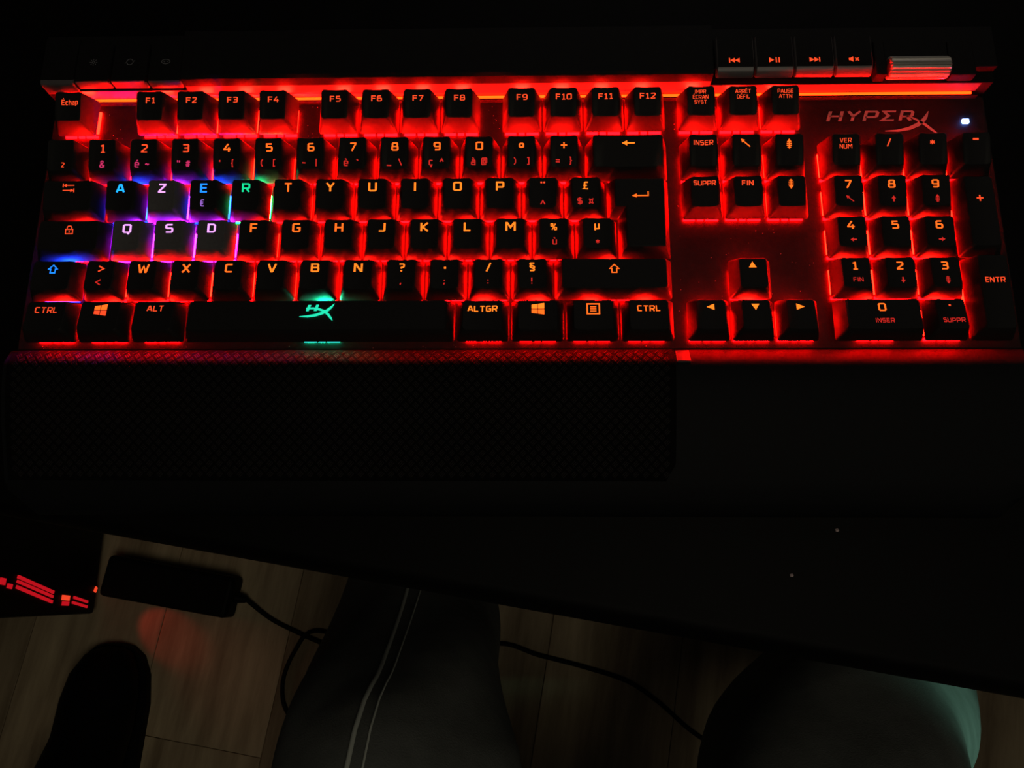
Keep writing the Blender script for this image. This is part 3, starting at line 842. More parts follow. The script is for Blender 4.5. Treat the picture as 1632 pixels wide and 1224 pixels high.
# top letter row
LM = {'A': 'cyan', 'Z': 'white_pink', 'E': 'blue', 'R': 'green'}
LL = {'A': 'led_blue', 'Z': 'led_purple', 'E': 'led_blue', 'R': 'led_green'}
key('q', 0, 1.5, [('red', [(icon('tab'), 0, 4.4)])], 'black tab key with two opposed red arrows')
for i, c in enumerate('AZERTYUIOP'):
    mn = LM.get(c, 'orange' if c in 'T' else 'amber')
    sp = [(mn, [(T(c, 4.0, 1.26, 1.2), 0, 3.9)])]
    if c == 'E':
        sp.append(('violet_dim', [(T('€', 3.2, 1.0), -0.6, -3.0)]))
    colname = {'A': 'cyan', 'Z': 'white and pink', 'E': 'blue', 'R': 'green'}.get(c, 'orange')
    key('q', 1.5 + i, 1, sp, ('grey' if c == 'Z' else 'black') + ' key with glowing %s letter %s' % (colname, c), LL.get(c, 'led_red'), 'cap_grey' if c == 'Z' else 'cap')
key('q', 11.5, 1, [('red', [(T('¨', 5.0, 1.0), 0, 3.4)]), ('dimred', [(T('^', 4.4, 1.0, 0.8), 0, -4.6)])], 'black key with red diaeresis above circumflex')
key('q', 12.5, 1, [('amber', [(T('£', 3.5, 1.1, 1.15), 0, 3.9)]), ('dimred', [(T('$', 3.4, 1.05), -2.6, -3.2), (T('¤', 3.2, 1.1), 2.4, -3.2)])], 'black key with orange pound sign above dollar sign')

# home row
LM = {'Q': 'white_pink', 'S': 'white_pink', 'D': 'white_pink'}
key('a', 0, 1.75, [('red', [(icon('lock'), 0, 3.3)])], 'black caps lock key with a red padlock')
for i, c in enumerate('QSDFGHJKLM'):
    mn = LM.get(c, 'orange' if c in 'FGH' else 'amber')
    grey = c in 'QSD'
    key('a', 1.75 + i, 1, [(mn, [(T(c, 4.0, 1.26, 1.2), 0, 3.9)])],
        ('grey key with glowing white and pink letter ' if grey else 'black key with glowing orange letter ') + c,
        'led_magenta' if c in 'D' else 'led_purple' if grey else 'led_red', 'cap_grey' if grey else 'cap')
key('a', 11.75, 1, [('amber', [(T('%', 3.2, 1.05, 0.95), 0, 3.7)]), ('dimred', [(T('ù', 3.2, 1.05), 0.4, -2.9)])], 'black key with orange percent sign')
key('a', 12.75, 1, [('amber', [(T('µ', 3.2, 1.1, 1.2), 0, 4.1)]), ('dimred', [(T('*', 3.6, 1.0, 0.85), 0.2, -3.2)])], 'black key with orange micro sign')

# lower letter row
key('z', 0, 1.25, [('blue', [(icon('shift'), 0, 3.7)])], 'black shift key with a glowing blue outlined arrow', 'led_blue')
key('z', 1.25, 1, [('red', [(T('>', 4.2, 1.25, 0.95), 0.2, 3.9)]), ('dimred', [(T('<', 4.0, 1.1, 0.9), -0.3, -2.6)])], 'black key with red greater than sign over less than sign')
for i, c in enumerate('WXCVBN'):
    key('z', 2.25 + i, 1, [('orange' if c in 'WXC' else 'amber', [(T(c, 4.0, 1.26, 1.2), 0, 3.9)])], 'black key with glowing orange letter ' + c)
for i, (a_, b_, nm) in enumerate([('?', ',', 'question mark'), ('.', ';', 'full stop'), ('/', ':', 'slash over a colon'), ('§', '!', 'section sign')]):
    dy = 5.2 if a_ == '.' else 3.9
    sz = 3.7
    key('z', 8.25 + i, 1, [('amber', [(T(a_, sz, 1.1, 1.2 if a_ != '.' else 1.5), 0, dy)]), ('dimred', [(T(b_, 2.8, 1.1, 1.2), -0.2, -2.6)])], 'black key with glowing orange ' + nm)
key('z', 12.25, 2.75, [('orange', [(icon('shift'), 0, 2.9)])], 'wide black shift key with an orange outlined arrow')


def winlogo():
    a = [[(-2.7, 0.15), (-0.2, 0.15), (-0.2, 2.35), (-2.7, 1.95)], [(0.1, 0.15), (2.8, 0.15), (2.8, 2.8), (0.1, 2.4)]]
    b2 = [[(-2.7, -0.15), (-2.7, -1.9), (-0.2, -2.25), (-0.2, -0.15)], [(0.1, -0.15), (0.1, -2.3), (2.8, -2.75), (2.8, -0.15)]]
    return a, b2


wa, wb = winlogo()
key('c', 0, 1.25, [('red', [(T('CTRL', 2.7, 1.15, 1.1), 0, 3.7)])], 'black key lit CTRL at the lower end beside the first window logo key')
key('c', 1.25, 1.25, [('orange', [(wa, 0, 3.6)]), ('red', [(wb, 0, 3.6)])], 'black key with a red and orange window logo beside ALT')
key('c', 2.5, 1.25, [('red', [(T('ALT', 2.7, 1.12, 1.15), 0.3, 4.3)])], 'black key lit ALT beside the space bar')


def hx_logo():
    q = lambda X, Y: ((X - 1303) / 21.2, (580 - Y) / 19.8)
    def strip(top, bot):
        out = []
        for i in range(len(top) - 1):
            out.append([q(*bot[i]), q(*bot[i + 1]), q(*top[i + 1]), q(*top[i])])
        return out
    p = strip([(1148, 624), (1220, 615), (1290, 602), (1350, 582), (1395, 555), (1430, 525), (1458, 500)],
              [(1150, 630), (1225, 635), (1300, 625), (1365, 604), (1412, 575), (1443, 542), (1460, 503)])
    p += strip([(1205, 540), (1270, 538), (1330, 548), (1380, 566), (1420, 600), (1447, 636), (1457, 664)],
               [(1203, 556), (1270, 556), (1325, 568), (1368, 586), (1402, 614), (1432, 646), (1453, 664)])
    p += [[q(1203, 575), q(1228, 575), q(1246, 514), q(1218, 514)], [q(1275, 573), q(1302, 573), q(1318, 512), q(1292, 512)]]
    return p


key('c', 3.75, 6.25, [('aqua', [(hx_logo(), 0, 2.1)])], 'long black space bar with a glowing aqua crossed swoosh logo', 'led_aqua')
key('c', 10, 1.25, [('amber', [(T('ALTGR', 2.75, 1.12, 1.2), 0, 3.7)])], 'black key lit ALTGR to the other side of the space bar')
key('c', 11.25, 1.25, [('amber', [(wa, 0, 3.6)]), ('orange', [(wb, 0, 3.6)])], 'black key with an orange window logo beside ALTGR')
key('c', 12.5, 1.25, [('orange', [(icon('menu'), 0, 3.5)])], 'black key with an orange square menu sign')
key('c', 13.75, 1.25, [('orange', [(T('CTRL', 2.7, 1.15, 1.15), 0, 3.7)])], 'black key lit orange CTRL beside the arrow keys')

# navigation block
key('n', 15.25, 1, [('red', [(T('INSER', 2.2, 1.1, 1.05), 0, 4.3)])], 'black key lit INSER above the SUPPR key')
key('n', 16.25, 1, [('orange', [(icon('home'), -0.3, 4.0)])], 'black key with an orange slanting arrow above FIN')
key('n', 17.25, 1, [('orange', [(icon('pgup'), 0, 3.6)])], 'black page up key with a barred red arrow')
key('q', 15.25, 1, [('red', [(T('SUPPR', 2.2, 1.08, 1.05), 0, 4.6)])], 'black key lit SUPPR below INSER')
key('q', 16.25, 1, [('red', [(T('FIN', 2.3, 1.15, 1.1), 0, 4.6)])], 'black key lit FIN in the middle of the navigation block')
key('q', 17.25, 1, [('orange', [(icon('pgdn'), 0, 4.1)])], 'black page down key with a barred red arrow')
key('z', 16.25, 1, [('amber', [(icon('tup'), 0, 4.6)])], 'black key with an orange triangle pointing up')
key('c', 15.25, 1, [('amber', [(icon('tlf'), 0, 4.3)])], 'black key with an orange triangle pointing left')
key('c', 16.25, 1, [('amber', [(icon('tdn'), 0, 4.3)])], 'black key with an orange triangle pointing down')
key('c', 17.25, 1, [('amber', [(icon('trt'), 0, 4.3)])], 'black key with an orange triangle pointing right')

# number pad
key('n', 18.5, 1, [('red', [(T('VER', 2.0, 1.05, 1.0), 0, 4.9), (T('NUM', 2.0, 1.05, 1.0), 0, 2.2)])], 'black number pad key lit VER NUM')
key('n', 19.5, 1, [('red', [(T('/', 3.2, 1.1, 1.1), 0, 3.8)])], 'black number pad key with red slash')
key('n', 20.5, 1, [('red', [(T('*', 4.0, 1.1, 0.75), 0, 3.8)])], 'black number pad key with red asterisk')
key('n', 21.5, 1, [('red', [(T('-', 5.6, 1.1, 1.0), 0, 5.2)])], 'black number pad key with red minus sign')
NP = [('q', '789', ['home', 'aup', 'pgup']), ('a', '456', ['alt_', None, 'art_']), ('z', '123', ['FIN', 'adn', 'pgdn'])]
for r_, ds, ics in NP:
    for i, d in enumerate(ds):
        it = []
        if ics[i] == 'FIN':
            it = [(T('FIN', 2.0, 1.1, 1.0), 0.6, -2.6)]
        elif ics[i]:
            it = [([[(x * 0.8, y * 0.8) for x, y in q] for q in icon(ics[i])], 0.6, -2.9)]
        sp = [('orange', [(T(d, 3.6, 1.25, 1.15), 0, 3.8)])]
        if it:
            sp.append(('dimred', it))
        key(r_, 18.5 + i, 1, sp, 'black number pad key with glowing digit ' + d)
key('c', 18.5, 2, [('orange', [(T('0', 3.6, 1.25, 1.15), 0, 4.0)]), ('dimred', [(T('INSER', 2.0, 1.1, 1.0), 0.3, -2.2)])], 'wide black number pad key with digit 0')
key('c', 20.5, 1, [('red', [(T('.', 3.3, 1.2, 1.5), 0, 6.2)]), ('dimred', [(T('SUPPR', 2.0, 1.1, 1.0), 0.5, -2.2)])], 'black number pad key with a dot above SUPPR')
key('a', 21.5, 1, [('red', [(T('+', 5.0, 1.0, 0.9), 0, 16.2)])], 'tall black number pad key with red plus sign', h=2)
key('c', 21.5, 1, [('red', [(T('ENTR', 2.3, 1.1, 1.05), 0.2, 15.4)])], 'tall black number pad key lit ENTR', h=2)

# the angled enter key
def enter_key():
    def outline(i_l, i_r, i_b, i_f):
        x0, x1, xs = 13.5 * U, 15 * U, 13.75 * U
        yb, ys, yf = 3.5 * U, 2.5 * U, 1.5 * U
        return [(xs + i_l, yf + i_f), (x1 - i_r, yf + i_f), (x1 - i_r, yb - i_b), (x0 + i_l, yb - i_b), (x0 + i_l, ys + i_f), (xs + i_l, ys + i_f)]
    cx, cy = 14.3 * U, 2.5 * U
    m = MB()
    rg = []
    for il, ir, ib, if_, z in ((1.8, 1.8, 1.8, 1.8, ZS + 3), (1.8, 1.8, 1.8, 1.8, ZS), (0.5, 0.5, 0.5, 0.5, ZS), (0.55, 0.55, 0.55, 0.6, ZS + 0.8), (3.33, 3.33, 2.2, 3.1, 12.3), (3.7, 3.7, 2.55, 3.45, 12.65)):
        rg.append([(x - cx, y - cy, z) for x, y in outline(il, ir, ib, if_)])
    m.loft(rg)
    o = link('keycap', m.mesh('keycap', M['cap'], 40), kb, K(cx, cy, 0))
    o['label'] = 'tall angled black enter key with a bent orange arrow'
    bevel(o, 0.25, 1)
    me = bpy.data.meshes.new('legend')
    vs, fs = [], []
    for q in icon('enter'):
        n = len(vs)
        vs += [((x + 271.6 - cx) * MM, (y + 56.3 - cy) * MM, 12.95 * MM) for x, y in q]
        fs.append(tuple(range(n, n + len(q))))
    me.from_pydata(vs, [], fs)
    me.materials.append(M['orange'])
    link('legend', me, o)
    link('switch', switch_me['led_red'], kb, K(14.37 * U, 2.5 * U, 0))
    link('lamp', led_me['led_red'], kb, K(14.37 * U, 2.5 * U, 0))


enter_key()

# ---- buttons on the control strip
def flat_legend(polys, cx, cy, z, material, parent, name='legend'):
    """parent's local frame = keyboard frame; flat print at height z"""
    me = bpy.data.meshes.new(name)
    vs, fs = [], []
    for q in polys:
        n = len(vs)
        vs += [((x + cx) * MM, (y + cy) * MM, z * MM) for x, y in q]
        fs.append(tuple(range(n, n + len(q))))
    me.from_pydata(vs, [], fs)
    bm = bmesh.new()
    bm.from_mesh(me)
    for f in bm.faces:
        f.normal_update()
        if f.normal.z < 0:
            f.normal_flip()
    bm.to_mesh(me)
    bm.free()
    me.materials.append(material)
    return link(name, me, parent)


xs = [10.6, 27.6, 44.9, 61.2]
for i in range(3):
    o = kpart('function_button', round_button(xs[i] + 0.35, xs[i + 1] - 0.35, 113.9, 134, 10.4, 15.8, 1.3), M['gloss'], 50,
              'black push button with a faint %s icon' % ['sun', 'ring', 'gamepad'][i])
    flat_legend(icon(['sun', 'ring', 'gamepad'][i]), [19.1, 36.3, 53.2][i], 124.2, 15.9, M['icon'], o)
kpart('end_piece', round_button(-5.8, 10.3, 113.4, 138, 7.2, 15.0, 1.6), M['gloss'], 50, 'grey corner piece of the control strip')
xs = [307.4, 325.0, 342.8, 360.9, 378.2]
for i in range(4):
    o = kpart('media_button', round_button(xs[i] + 0.35, xs[i + 1] - 0.35, 113.5, 132, 14.4, 18.9, 4.4), M['gloss'], 50,
              'grey media button with a red %s sign' % ['previous track', 'play and pause', 'next track', 'crossed speaker'][i])
    flat_legend(icon(['prev', 'play', 'next', 'mute'][i]), (xs[i] + xs[i + 1]) / 2 - 0.4, 119.6, 18.96, M['red'], o)
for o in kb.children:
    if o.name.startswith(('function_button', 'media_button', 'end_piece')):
        o.data.materials.append(M['body'])  # light from the front put into the colours: grey fronts, dark tops
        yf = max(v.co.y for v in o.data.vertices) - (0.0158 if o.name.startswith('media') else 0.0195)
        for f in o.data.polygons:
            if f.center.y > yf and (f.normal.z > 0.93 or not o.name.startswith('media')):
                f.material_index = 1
# volume roller
m = MB()
rings = []
N = 80
def roller_ring(x, r):
    return [(x, 118.6 + (r + (0.0 if k % 4 < 2 else -0.4)) * math.sin(2 * math.pi * k / N), 13.5 + (r + (0.0 if k % 4 < 2 else -0.4)) * math.cos(2 * math.pi * k / N)) for k in range(N)]
m.loft([roller_ring(386.2, 4.2), roller_ring(386.8, 4.95), roller_ring(413.0, 4.95), roller_ring(413.6, 4.2)])
kpart('volume_roller', m, M['roller'], 30, 'ridged metal volume roller')
m = MB()
m.box(380.5, 385.6, 114.2, 132, 9, 15.0)
bevel(kpart('roller_bracket', m, M['body']), 0.8)
m = MB()
m.box(414.2, 426, 114.2, 132, 9, 14.4)
bevel(kpart('roller_bracket', m, M['body']), 0.8)

# word mark on the plate
def wordmark():
    q = lambda X, Y: (361.9 + (X - 90) * 0.0582, 105.0 - (Y - 470) * 0.0632)
    out = []
    x0 = 90
    for ch, wd in (('H', 128), ('Y', 128), ('P', 125), ('Σ', 128), ('R', 120)):
        w, st = GL[ch]
        for pl in st:
            for s in stroke(pl, 1.15):
                poly = []
                for p in s:
                    t = p.y / 6.0
                    X = x0 + 10 + p.x / w * (wd - 34) + t * 26
                    Y = 545 - t * 72
                    poly.append(q(X, Y))
                out.append(poly)
        x0 += wd + 16
    def strip(top, bot):
        for i in range(len(top) - 1):
            out.append([q(*bot[i]), q(*bot[i + 1]), q(*top[i + 1]), q(*top[i])])
    strip([(543, 632), (640, 625), (730, 604), (800, 572), (850, 535), (880, 502), (905, 472)],
          [(545, 638), (650, 641), (745, 626), (820, 596), (872, 556), (895, 520), (908, 474)])
    strip([(735, 508), (775, 520), (830, 548), (880, 580), (920, 618), (958, 655)],
          [(725, 514), (765, 530), (815, 560), (862, 594), (905, 632), (945, 658)])
    return out


wm = bpy.data.objects.new('printed_logo', None)
me_root = flat_legend(wordmark(), 0, 0, 0.05, M['paint'], kb, 'printed_logo')
me_root.location = [c * MM for c in K(0, 0, 0)]
me_root['label'] = 'grey printed word HYPERX with a crossed swoosh'
bpy.data.objects.remove(wm)
# status lamps
for i, (x, mt) in enumerate(((425.7, 'status'),)):
    m = MB()
    m.prism_z([(x - 1.3, 98.1), (x + 1.3, 98.1), (x + 1.5, 98.4), (x + 1.5, 99.9), (x + 1.3, 100.2), (x - 1.3, 100.2), (x - 1.5, 99.9), (x - 1.5, 98.4)], 0.0, 0.7)
    kpart('status_lamp', m, M[mt], label='bright blue white status lamp')
# dust on the plate
m = MB()
rnd = random.Random(3)
spots = [(rnd.uniform(290, 350), rnd.uniform(12, 48)) for _ in range(26)] + [(rnd.uniform(288, 291), rnd.uniform(0, 100)) for _ in range(8)]
spots += [(rnd.uniform(20, 30), rnd.uniform(93, 110)) for _ in range(6)] + [(rnd.uniform(116, 122), rnd.uniform(93, 110)) for _ in range(6)] + [(rnd.uniform(203, 209), rnd.uniform(90, 110)) for _ in range(8)]
spots += [(rnd.uniform(0, 280), rnd.uniform(-10.5, -9.2)) for _ in range(12)]
for x, y in spots:
    r = rnd.uniform(0.10, 0.26)
    m.add([(x + r, y, 0.02), (x - r * 0.5, y + r * 0.86, 0.02), (x - r * 0.5, y - r * 0.86, 0.02), (x, y, 0.02 + r)], [(0, 1, 3), (1, 2, 3), (2, 0, 3), (0, 2, 1)])
d = kpart('dust', m, M['dust'])
d['kind'] = 'stuff'

# ---------------------------------------------------------------- wrist rest
wr = thing('wrist_rest', 'black wrist rest clipped to the front of the keyboard', 'wrist rest', (0.2, -0.046, DESK_Z))


def Wr(x, y, z):
    return (x - 200.0, y + 46.0, z + 22.0)


PROF = [(-11.6, -6.0), (-11.6, 0.1), (-12.0, 0.5), (-14.6, 2.2), (-17.5, 4.1), (-20, 4.5), (-30, 3.0), (-45, -0.8), (-58, -5.2), (-68, -8.8), (-76, -12.2), (-80.5, -15.0), (-82, -18), (-82, -21.9)]


def prof_z(y):
    for (ya, za), (yb, zb) in zip(PROF[1:], PROF[2:]):
        if yb <= y <= ya and ya != yb:
            return za + (zb - za) * (y - ya) / (yb - ya)
    return PROF[-1][1]


def rest_slab(stations, lift, bottom, front_end):
    """stations: (x, front y); a slab that follows PROF, raised by lift"""
    m = MB()
    ys = [p[0] for p in PROF[1:] if p[0] >= front_end] + [front_end]
    rings = []
    for x, fy in stations:
        top = []
        for y in ys:
            y2 = max(y, fy)
            top.append((x, y2, prof_z(y2) + lift))
        bot = [(x, max(y, fy), bottom(max(y, fy))) for y in reversed(ys)]
        rings.append([(a, c, e) for a, c, e in top + bot])
    m.loft(rings)
    return m


m = MB()
rings = []
for x, fy in ((-8, -72), (3, -82), (426.5, -82), (436.5, -73.2), (440, -66)):
    rings.append([(x, max(y, fy), (z if y >= fy else min(z, prof_z(fy) if z > -21.8 else z))) for y, z in PROF] + [(x, -11.6, -21.9)])
m.loft(rings)
me = m.mesh('body', M['rest_smooth'], 40)
o = link('body', me, wr, Wr(0, 0, 0))
m = rest_slab([(-6, -68), (281.4, -68), (285.4, -61)], 0.7, lambda y: prof_z(y) - 0.4, -68)
o = link('palm_pad', m.mesh('palm_pad', M['rest'], 40), wr, Wr(0, 0, 0))
o['label'] = 'soft black pad with a woven relief pattern'
# woven relief on the pad
m = MB()
A = 2.2
rnd = random.Random(5)
ny, nx = 27, 132
for j in range(-2, ny):
    for i in range(nx):
        cx = -4.5 + i * A + (0 if j % 2 == 0 else 0)
        cy = -12.6 - j * A
        if (i + j) % 2:
            continue
        sgn = 1 if (j % 2 == 0) else -1
        dx, dy = math.cos(math.radians(45 * sgn)), math.sin(math.radians(45 * sgn))
        for k in (-1, 0, 1):
            ox, oy = -dy * k * 0.72, dx * k * 0.72
            hl, hw = 1.28, 0.2
            pts = []
            for a_, b_ in ((-hl, -hw), (hl, -hw), (hl, hw), (-hl, hw)):
                pts.append((cx + ox + dx * a_ - dy * b_, cy + oy + dy * a_ + dx * b_))
            if any(p[1] > -11.7 or p[1] < -67 or p[0] > 284 or p[0] < -5 for p in pts):
                continue
            cxm, cym = cx + ox, cy + oy
            vs = [(x, y, prof_z(y) + 0.68) for x, y in pts]
            vs += [(cxm + (x - cxm) * 0.8, cym + (y - cym) * 0.8, prof_z(y) + 0.95) for x, y in pts]
            m.add(vs, [(4, 5, 6, 7), (0, 1, 5, 4), (1, 2, 6, 5), (2, 3, 7, 6), (3, 0, 4, 7)])
wo = link('woven_relief', m.mesh('woven_relief', M['rest_texture']), wr, Wr(0, 0, 0))
wo['kind'] = 'stuff'
# small smooth piece between the pad and the plain side
m = MB()
m.prism_x([(-11.7, -1), (-11.9, 0.8), (-17.9, 5.2), (-18.6, 5.2), (-19.0, 3.6), (-19.0, 0)], 286.0, 292.0)
o = bevel(link('clip', m.mesh('clip', M['clip']), wr, Wr(0, 0, 0)), 0.3)
o['label'] = 'smooth clip between the pad and the plain side'

# crumbs on the desk
m = MB()
bm_pts = [(0.9, 0, 0), (0.3, 0.8, 0.1), (-0.7, 0.5, 0), (-0.6, -0.6, 0), (0.4, -0.7, 0), (0.1, 0.1, 0.7)]
m.add(bm_pts, [(0, 1, 5), (1, 2, 5), (2, 3, 5), (3, 4, 5), (4, 0, 5), (4, 3, 2, 1, 0)])
crumb_me = m.mesh('crumb', M['dust'])
for (x, y), lab in (((357.3, -87.5), 'pale crumb on the black desk just in front of the wrist rest'), ((336.1, -106.9), 'pale crumb on the black desk nearer the front edge')):
    c = link('crumb', crumb_me, None)
    c.location = W(x, y, -22)
    tag(c, lab, 'crumb', 'crumbs on the desk')

# ---------------------------------------------------------------- seated person's legs
person = thing('person', 'seated person in dark jeans with pale stitching, legs apart under the desk', 'person', (0.27, -0.5, 0))
PO = Vector((270, -500, -762))


def leg_rings(path, radii, phase):
    n = 28
    pts = [Vector(p) for p in path]
    rings = []
    samples = []
    for k in range(len(pts) - 1):
        for s in range(8):
            t = s / 8
            p0 = pts[max(k - 1, 0)]
            p1, p2 = pts[k], pts[k + 1]
            p3 = pts[min(k + 2, len(pts) - 1)]
            p = 0.5 * ((2 * p1) + (-p0 + p2) * t + (2 * p0 - 5 * p1 + 4 * p2 - p3) * t * t + (-p0 + 3 * p1 - 3 * p2 + p3) * t ** 3)
            samples.append((p, radii[k] + (radii[k + 1] - radii[k]) * t))
    samples.append((pts[-1], radii[-1]))
    for i, (p, r) in enumerate(samples):
        a = samples[max(i - 1, 0)][0]
        c = samples[min(i + 1, len(samples) - 1)][0]
        d = (c - a).normalized()
        side = Vector((1, 0, 0))
        side = (side - d * side.dot(d)).normalized()
        up = d.cross(side)
        ring = []
        for q in range(n):
            th = 2 * math.pi * q / n
            fold = 1 + 0.045 * math.sin(3 * th + i * 0.35 + phase) + 0.03 * math.sin(5 * th - i * 0.5 + phase * 2)
            ring.append(p + side * (math.cos(th) * r * fold) + up * (math.sin(th) * r * fold))
        rings.append(ring)
    return rings, samples


RLEG = [(225, -690, -225), (190, -480, -222), (138, -292, -232), (128, -236, -280), (113, -184, -440), (97, -120, -600), (92, -80, -690)]
RR = [112, 100, 84, 83, 84, 84, 82]
LLEG = [(330, -690, -225), (366, -500, -222), (412, -340, -240), (455, -252, -345), (537, -208, -480), (613, -171, -620), (650, -143, -690)]
RL = [112, 104, 97, 95, 90, 88, 84]
m = MB()
rr, rsamp = leg_rings(RLEG, RR, 0.4)
rl, lsamp = leg_rings(LLEG, RL, 2.0)
for rg in (rr, rl):
    m.loft([[p - PO for p in r] for r in rg])
# pelvis
rings = []
for x, ry, rz in ((150, 60, 60), (165, 105, 95), (220, 125, 110), (277, 130, 112), (335, 125, 110), (390, 105, 95), (405, 60, 60)):
    rings.append([Vector((x, -715 + ry * math.cos(2 * math.pi * q / 20), -215 + rz * math.sin(2 * math.pi * q / 20))) - PO for q in range(20)])
m.loft(rings)
tr = link('trousers', m.mesh('trousers', M['denim'], 180), person)
rm = tr.modifiers.new('remesh', 'REMESH')
rm.mode = 'VOXEL'
rm.voxel_size = 0.007
rm.use_smooth_shade = True
sm_ = tr.modifiers.new('smooth', 'SMOOTH')
sm_.factor = 0.5
sm_.iterations = 4


def tube(points, r, name, material, parent=None, n=8, origin=Vector((0, 0, 0)), closed_ends=True):
    m = MB()
    rings = []
    for i, p in enumerate(points):
        a = points[max(i - 1, 0)]
        c = points[min(i + 1, len(points) - 1)]
        d = (c - a).normalized()
        s = d.cross(Vector((0, 0, 1)))
        s = Vector((1, 0, 0)) if s.length < 1e-3 else s.normalized()
        u = s.cross(d)
        rings.append([p - origin + s * (math.cos(2 * math.pi * q / n) * r) + u * (math.sin(2 * math.pi * q / n) * r) for q in range(n)])
    m.loft(rings)
    return link(name, m.mesh(name, material, 60), parent)


def catmull(pts, seg=8):
    pts = [Vector(p) for p in pts]
    out = []
    for k in range(len(pts) - 1):
        p0, p1, p2, p3 = pts[max(k - 1, 0)], pts[k], pts[k + 1], pts[min(k + 2, len(pts) - 1)]
        for s in range(seg):
            t = s / seg
            out.append(0.5 * ((2 * p1) + (-p0 + p2) * t + (2 * p0 - 5 * p1 + 4 * p2 - p3) * t * t + (-p0 + 3 * p1 - 3 * p2 + p3) * t ** 3))
    out.append(pts[-1])
    return out


def seam(offset, i0, i1, r, name='seam'):
    pts = []
    for i in range(i0, i1):
        ring = rr[i]
        c = rsamp[i][0]
        # the ring point that faces up and forward, turned by the offset angle
        t = (i - i0) / max(1, i1 - i0 - 1)
        th = offset[0] + (offset[1] - offset[0]) * t
        n = len(ring)
        f = (th / (2 * math.pi)) * n
        a, b2 = ring[int(f) % n], ring[(int(f) + 1) % n]
        p = a + (b2 - a) * (f - int(f))
        pts.append(c + (p - c) * 1.005)
    return tube(pts, r, name, M['stitch'], person, 6, PO)


SEAMS = True
if SEAMS:
    seam((math.radians(246), math.radians(279)), 3, 42, 1.5)
    seam((math.radians(250), math.radians(284)), 3, 38, 0.7)
# shoes
for sx, path in ((1, RLEG), (1, LLEG)):
    e = Vector(path[-1])
    m = MB()
    rings = []
    for dy, hw, hz in ((-95, 22, 30), (-80, 38, 62), (-20, 42, 95), (40, 44, 78), (100, 48, 52), (150, 44, 40), (185, 20, 24)):
        rings.append([(e.x + hw * math.cos(a) * (1 if math.sin(a) > -0.5 else 1), e.y + dy, -762 + 1 + (hz / 2) * (1 + math.sin(a))) for a in [2 * math.pi * q / 16 for q in range(16)]])
    m.loft([[Vector(p) - PO for p in r] for r in rings])
    link('shoe', m.mesh('shoe', M['black'], 60), person)

# ---------------------------------------------------------------- things on the floor under the desk
# computer tower: its glazed side faces right
TX, TY = -345, -145
tower = thing('computer_tower', 'black computer tower on the floor under the desk with red lights showing through its side', 'computer', W(TX - 100, TY + 220, -762))
TO = Vector((TX - 100, TY + 220, -762))
m = MB()
t_ = 6
H_ = 450
m.box(TX - 205, TX - 2, TY, TY + 440, 12 - 762, H_ - 762)
me = m.mesh('case', M['case'])
me.transform(Matrix.Translation(-TO * MM))
bevel(link('case', me, tower), 4)


def side_panel_strip(y0, z0, y1, z1, wid, material, name, label=None):
    """a glowing strip set in the tower's side, from (y0, z0) to (y1, z1)"""
    d = Vector((y1 - y0, z1 - z0)).normalized()
    nrm = Vector((-d.y, d.x)) * wid / 2
    c = [(y0 + nrm.x, z0 + nrm.y), (y1 + nrm.x, z1 + nrm.y), (y1 - nrm.x, z1 - nrm.y), (y0 - nrm.x, z0 - nrm.y)]
    m = MB()
    m.add([(TX - 2.2, y, z) for y, z in c] + [(TX - 0.4, y, z) for y, z in c], [(0, 1, 2, 3), (4, 5, 6, 7), (0, 1, 5, 4), (1, 2, 6, 5), (2, 3, 7, 6), (3, 0, 4, 7)])
    me = m.mesh(name, material)
    me.transform(Matrix.Translation(-TO * MM))
    o = link(name, me, tower)
    if label:
        o['label'] = label
    return o


side_panel_strip(-101, -574, -118, -648, 3.5, M['pc_red'], 'light_strip')
side_panel_strip(-106, -574, -123, -648, 3.0, M['pc_red'], 'light_strip')
side_panel_strip(-112, -574, -129, -648, 3.5, M['pc_red'], 'light_strip')
side_panel_strip(-124, -694, -130, -728, 3.0, M['pc_red'], 'light_strip')
side_panel_strip(-130, -692, -136, -728, 3.0, M['pc_red'], 'light_strip')
side_panel_strip(-124, -668, -125, -684, 6.0, M['pc_orange'], 'fan_light', 'small bright red round light')
side_panel_strip(-131, -670, -131.5, -684, 5.0, M['pc_red'], 'fan_light')
side_panel_strip(-106, -544, -107, -553, 7.0, M['pc_red'], 'fan_light')
side_panel_strip(-111, -558, -112, -566, 5.0, M['pc_red'], 'fan_light')
side_panel_strip(-113.5, -742, -115.5, -746, 6.5, M['pc_orange'], 'foot_light', 'short orange red light near the floor')
# the red patch thrown on the floor by the case lights
s = spot('case_red_beam', W(-335, -118, -690), W(-258, -168, -762), 0.10, (1.0, 0.05, 0.03), 34, 0.6, 0.004)
s2 = spot('case_red_spill', W(-335, -125, -650), W(-150, -225, -762), 0.05, (1.0, 0.08, 0.03), 46, 1.0, 0.01)

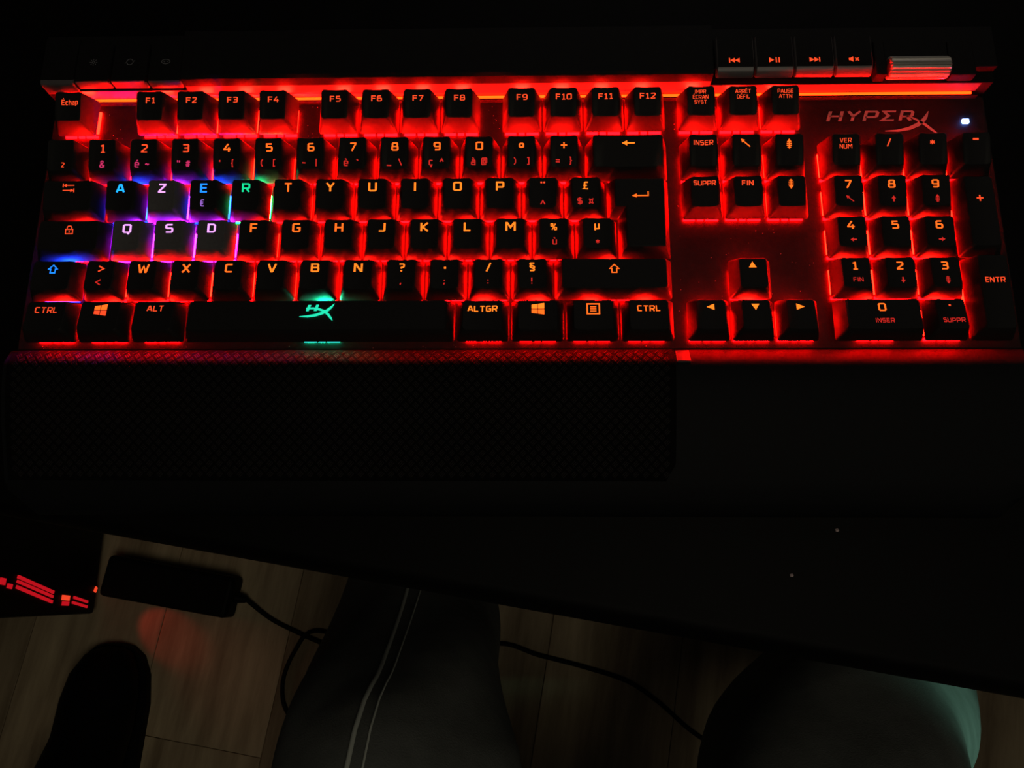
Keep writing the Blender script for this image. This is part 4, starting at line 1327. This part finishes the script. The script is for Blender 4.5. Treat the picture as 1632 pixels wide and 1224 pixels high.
# power adapter and cable
ad = thing('power_adapter', 'black power adapter box on the wooden floor with a cable leaving it', 'adapter', W(-245, -110, -762))
AO = Vector((-245, -110, -762))
m = MB()
m.box(-85, 85, -26, 26, 0, 38)
o = bevel(link('adapter_case', m.mesh('adapter_case', M['black']), ad), 6, 3)
ad.rotation_euler = (0, 0, ANG)
m = MB()
m.loft([[(84, r_ * math.cos(a), 14 + r_ * math.sin(a)) for a in [2 * math.pi * q / 10 for q in range(10)]] if k == 0 else [(98, 0.6 * r_ * math.cos(a), 14 + 0.6 * r_ * math.sin(a)) for a in [2 * math.pi * q / 10 for q in range(10)]] for k, r_ in ((0, 7), (1, 7))])
link('strain_relief', m.mesh('strain_relief', M['black'], 50), ad)
FL = -759.0
cab = [(-150, -126, FL + 6), (-118, -150, FL), (-77, -169, FL), (-30, -190, FL), (10, -230, FL), (-10, -280, FL), (-60, -285, FL), (-89, -262, FL), (-96, -228, FL), (-84, -192, FL), (-60, -165, FL), (0, -178, FL), (90, -194, FL), (179, -179, FL), (232, -193, FL), (290, -207, FL), (345, -224, FL), (384, -249, FL), (423, -282, FL), (460, -302, FL), (500, -306, FL), (560, -300, FL)]
cpts = catmull(cab, 6)
co = thing('cable', 'thin black cable snaking across the wooden floor', 'cable', W(150, -200, -762))
tube(cpts, 2.8, 'cable_sheath', M['cable'], co, 8, Vector((150, -200, -762)))

# dark shoe on the floor
boot = thing('boot', 'black boot standing on the wooden floor near the red computer lights', 'boot', W(-270, -270, -762))
BO = Vector((-270, -270, -762))
m = MB()
rings = []
bdir = Vector((2, -155, 0)).normalized()
bs = Vector((-bdir.y, bdir.x, 0))
for s, hw, hz in ((0, 16, 26), (8, 30, 42), (30, 42, 58), (60, 47, 70), (100, 46, 88), (135, 44, 130), (170, 44, 190), (215, 46, 200), (240, 36, 190), (250, 18, 150)):
    c = Vector((-316, -186, 0)) + bdir * s
    rings.append([c + bs * (hw * math.cos(a)) + Vector((0, 0, -762 + 0.5 + hz / 2 * (1 + math.sin(a)))) - BO for a in [2 * math.pi * q / 20 for q in range(20)]])
m.loft(rings)
link('upper', m.mesh('upper', M['black'], 60), boot)
m = MB()
out = []
for s, hw in ((-4, 10), (0, 24), (12, 38), (35, 47), (70, 50), (120, 46), (170, 42), (220, 44), (250, 34), (258, 16)):
    out.append((s, hw))
poly = [Vector((-316, -186, 0)) + bdir * s + bs * hw for s, hw in out] + [Vector((-316, -186, 0)) + bdir * s - bs * hw for s, hw in reversed(out)]
m.prism_z([((p - BO).x, (p - BO).y) for p in poly], 0.3, 14)
link('sole', m.mesh('sole', M['black']), boot)
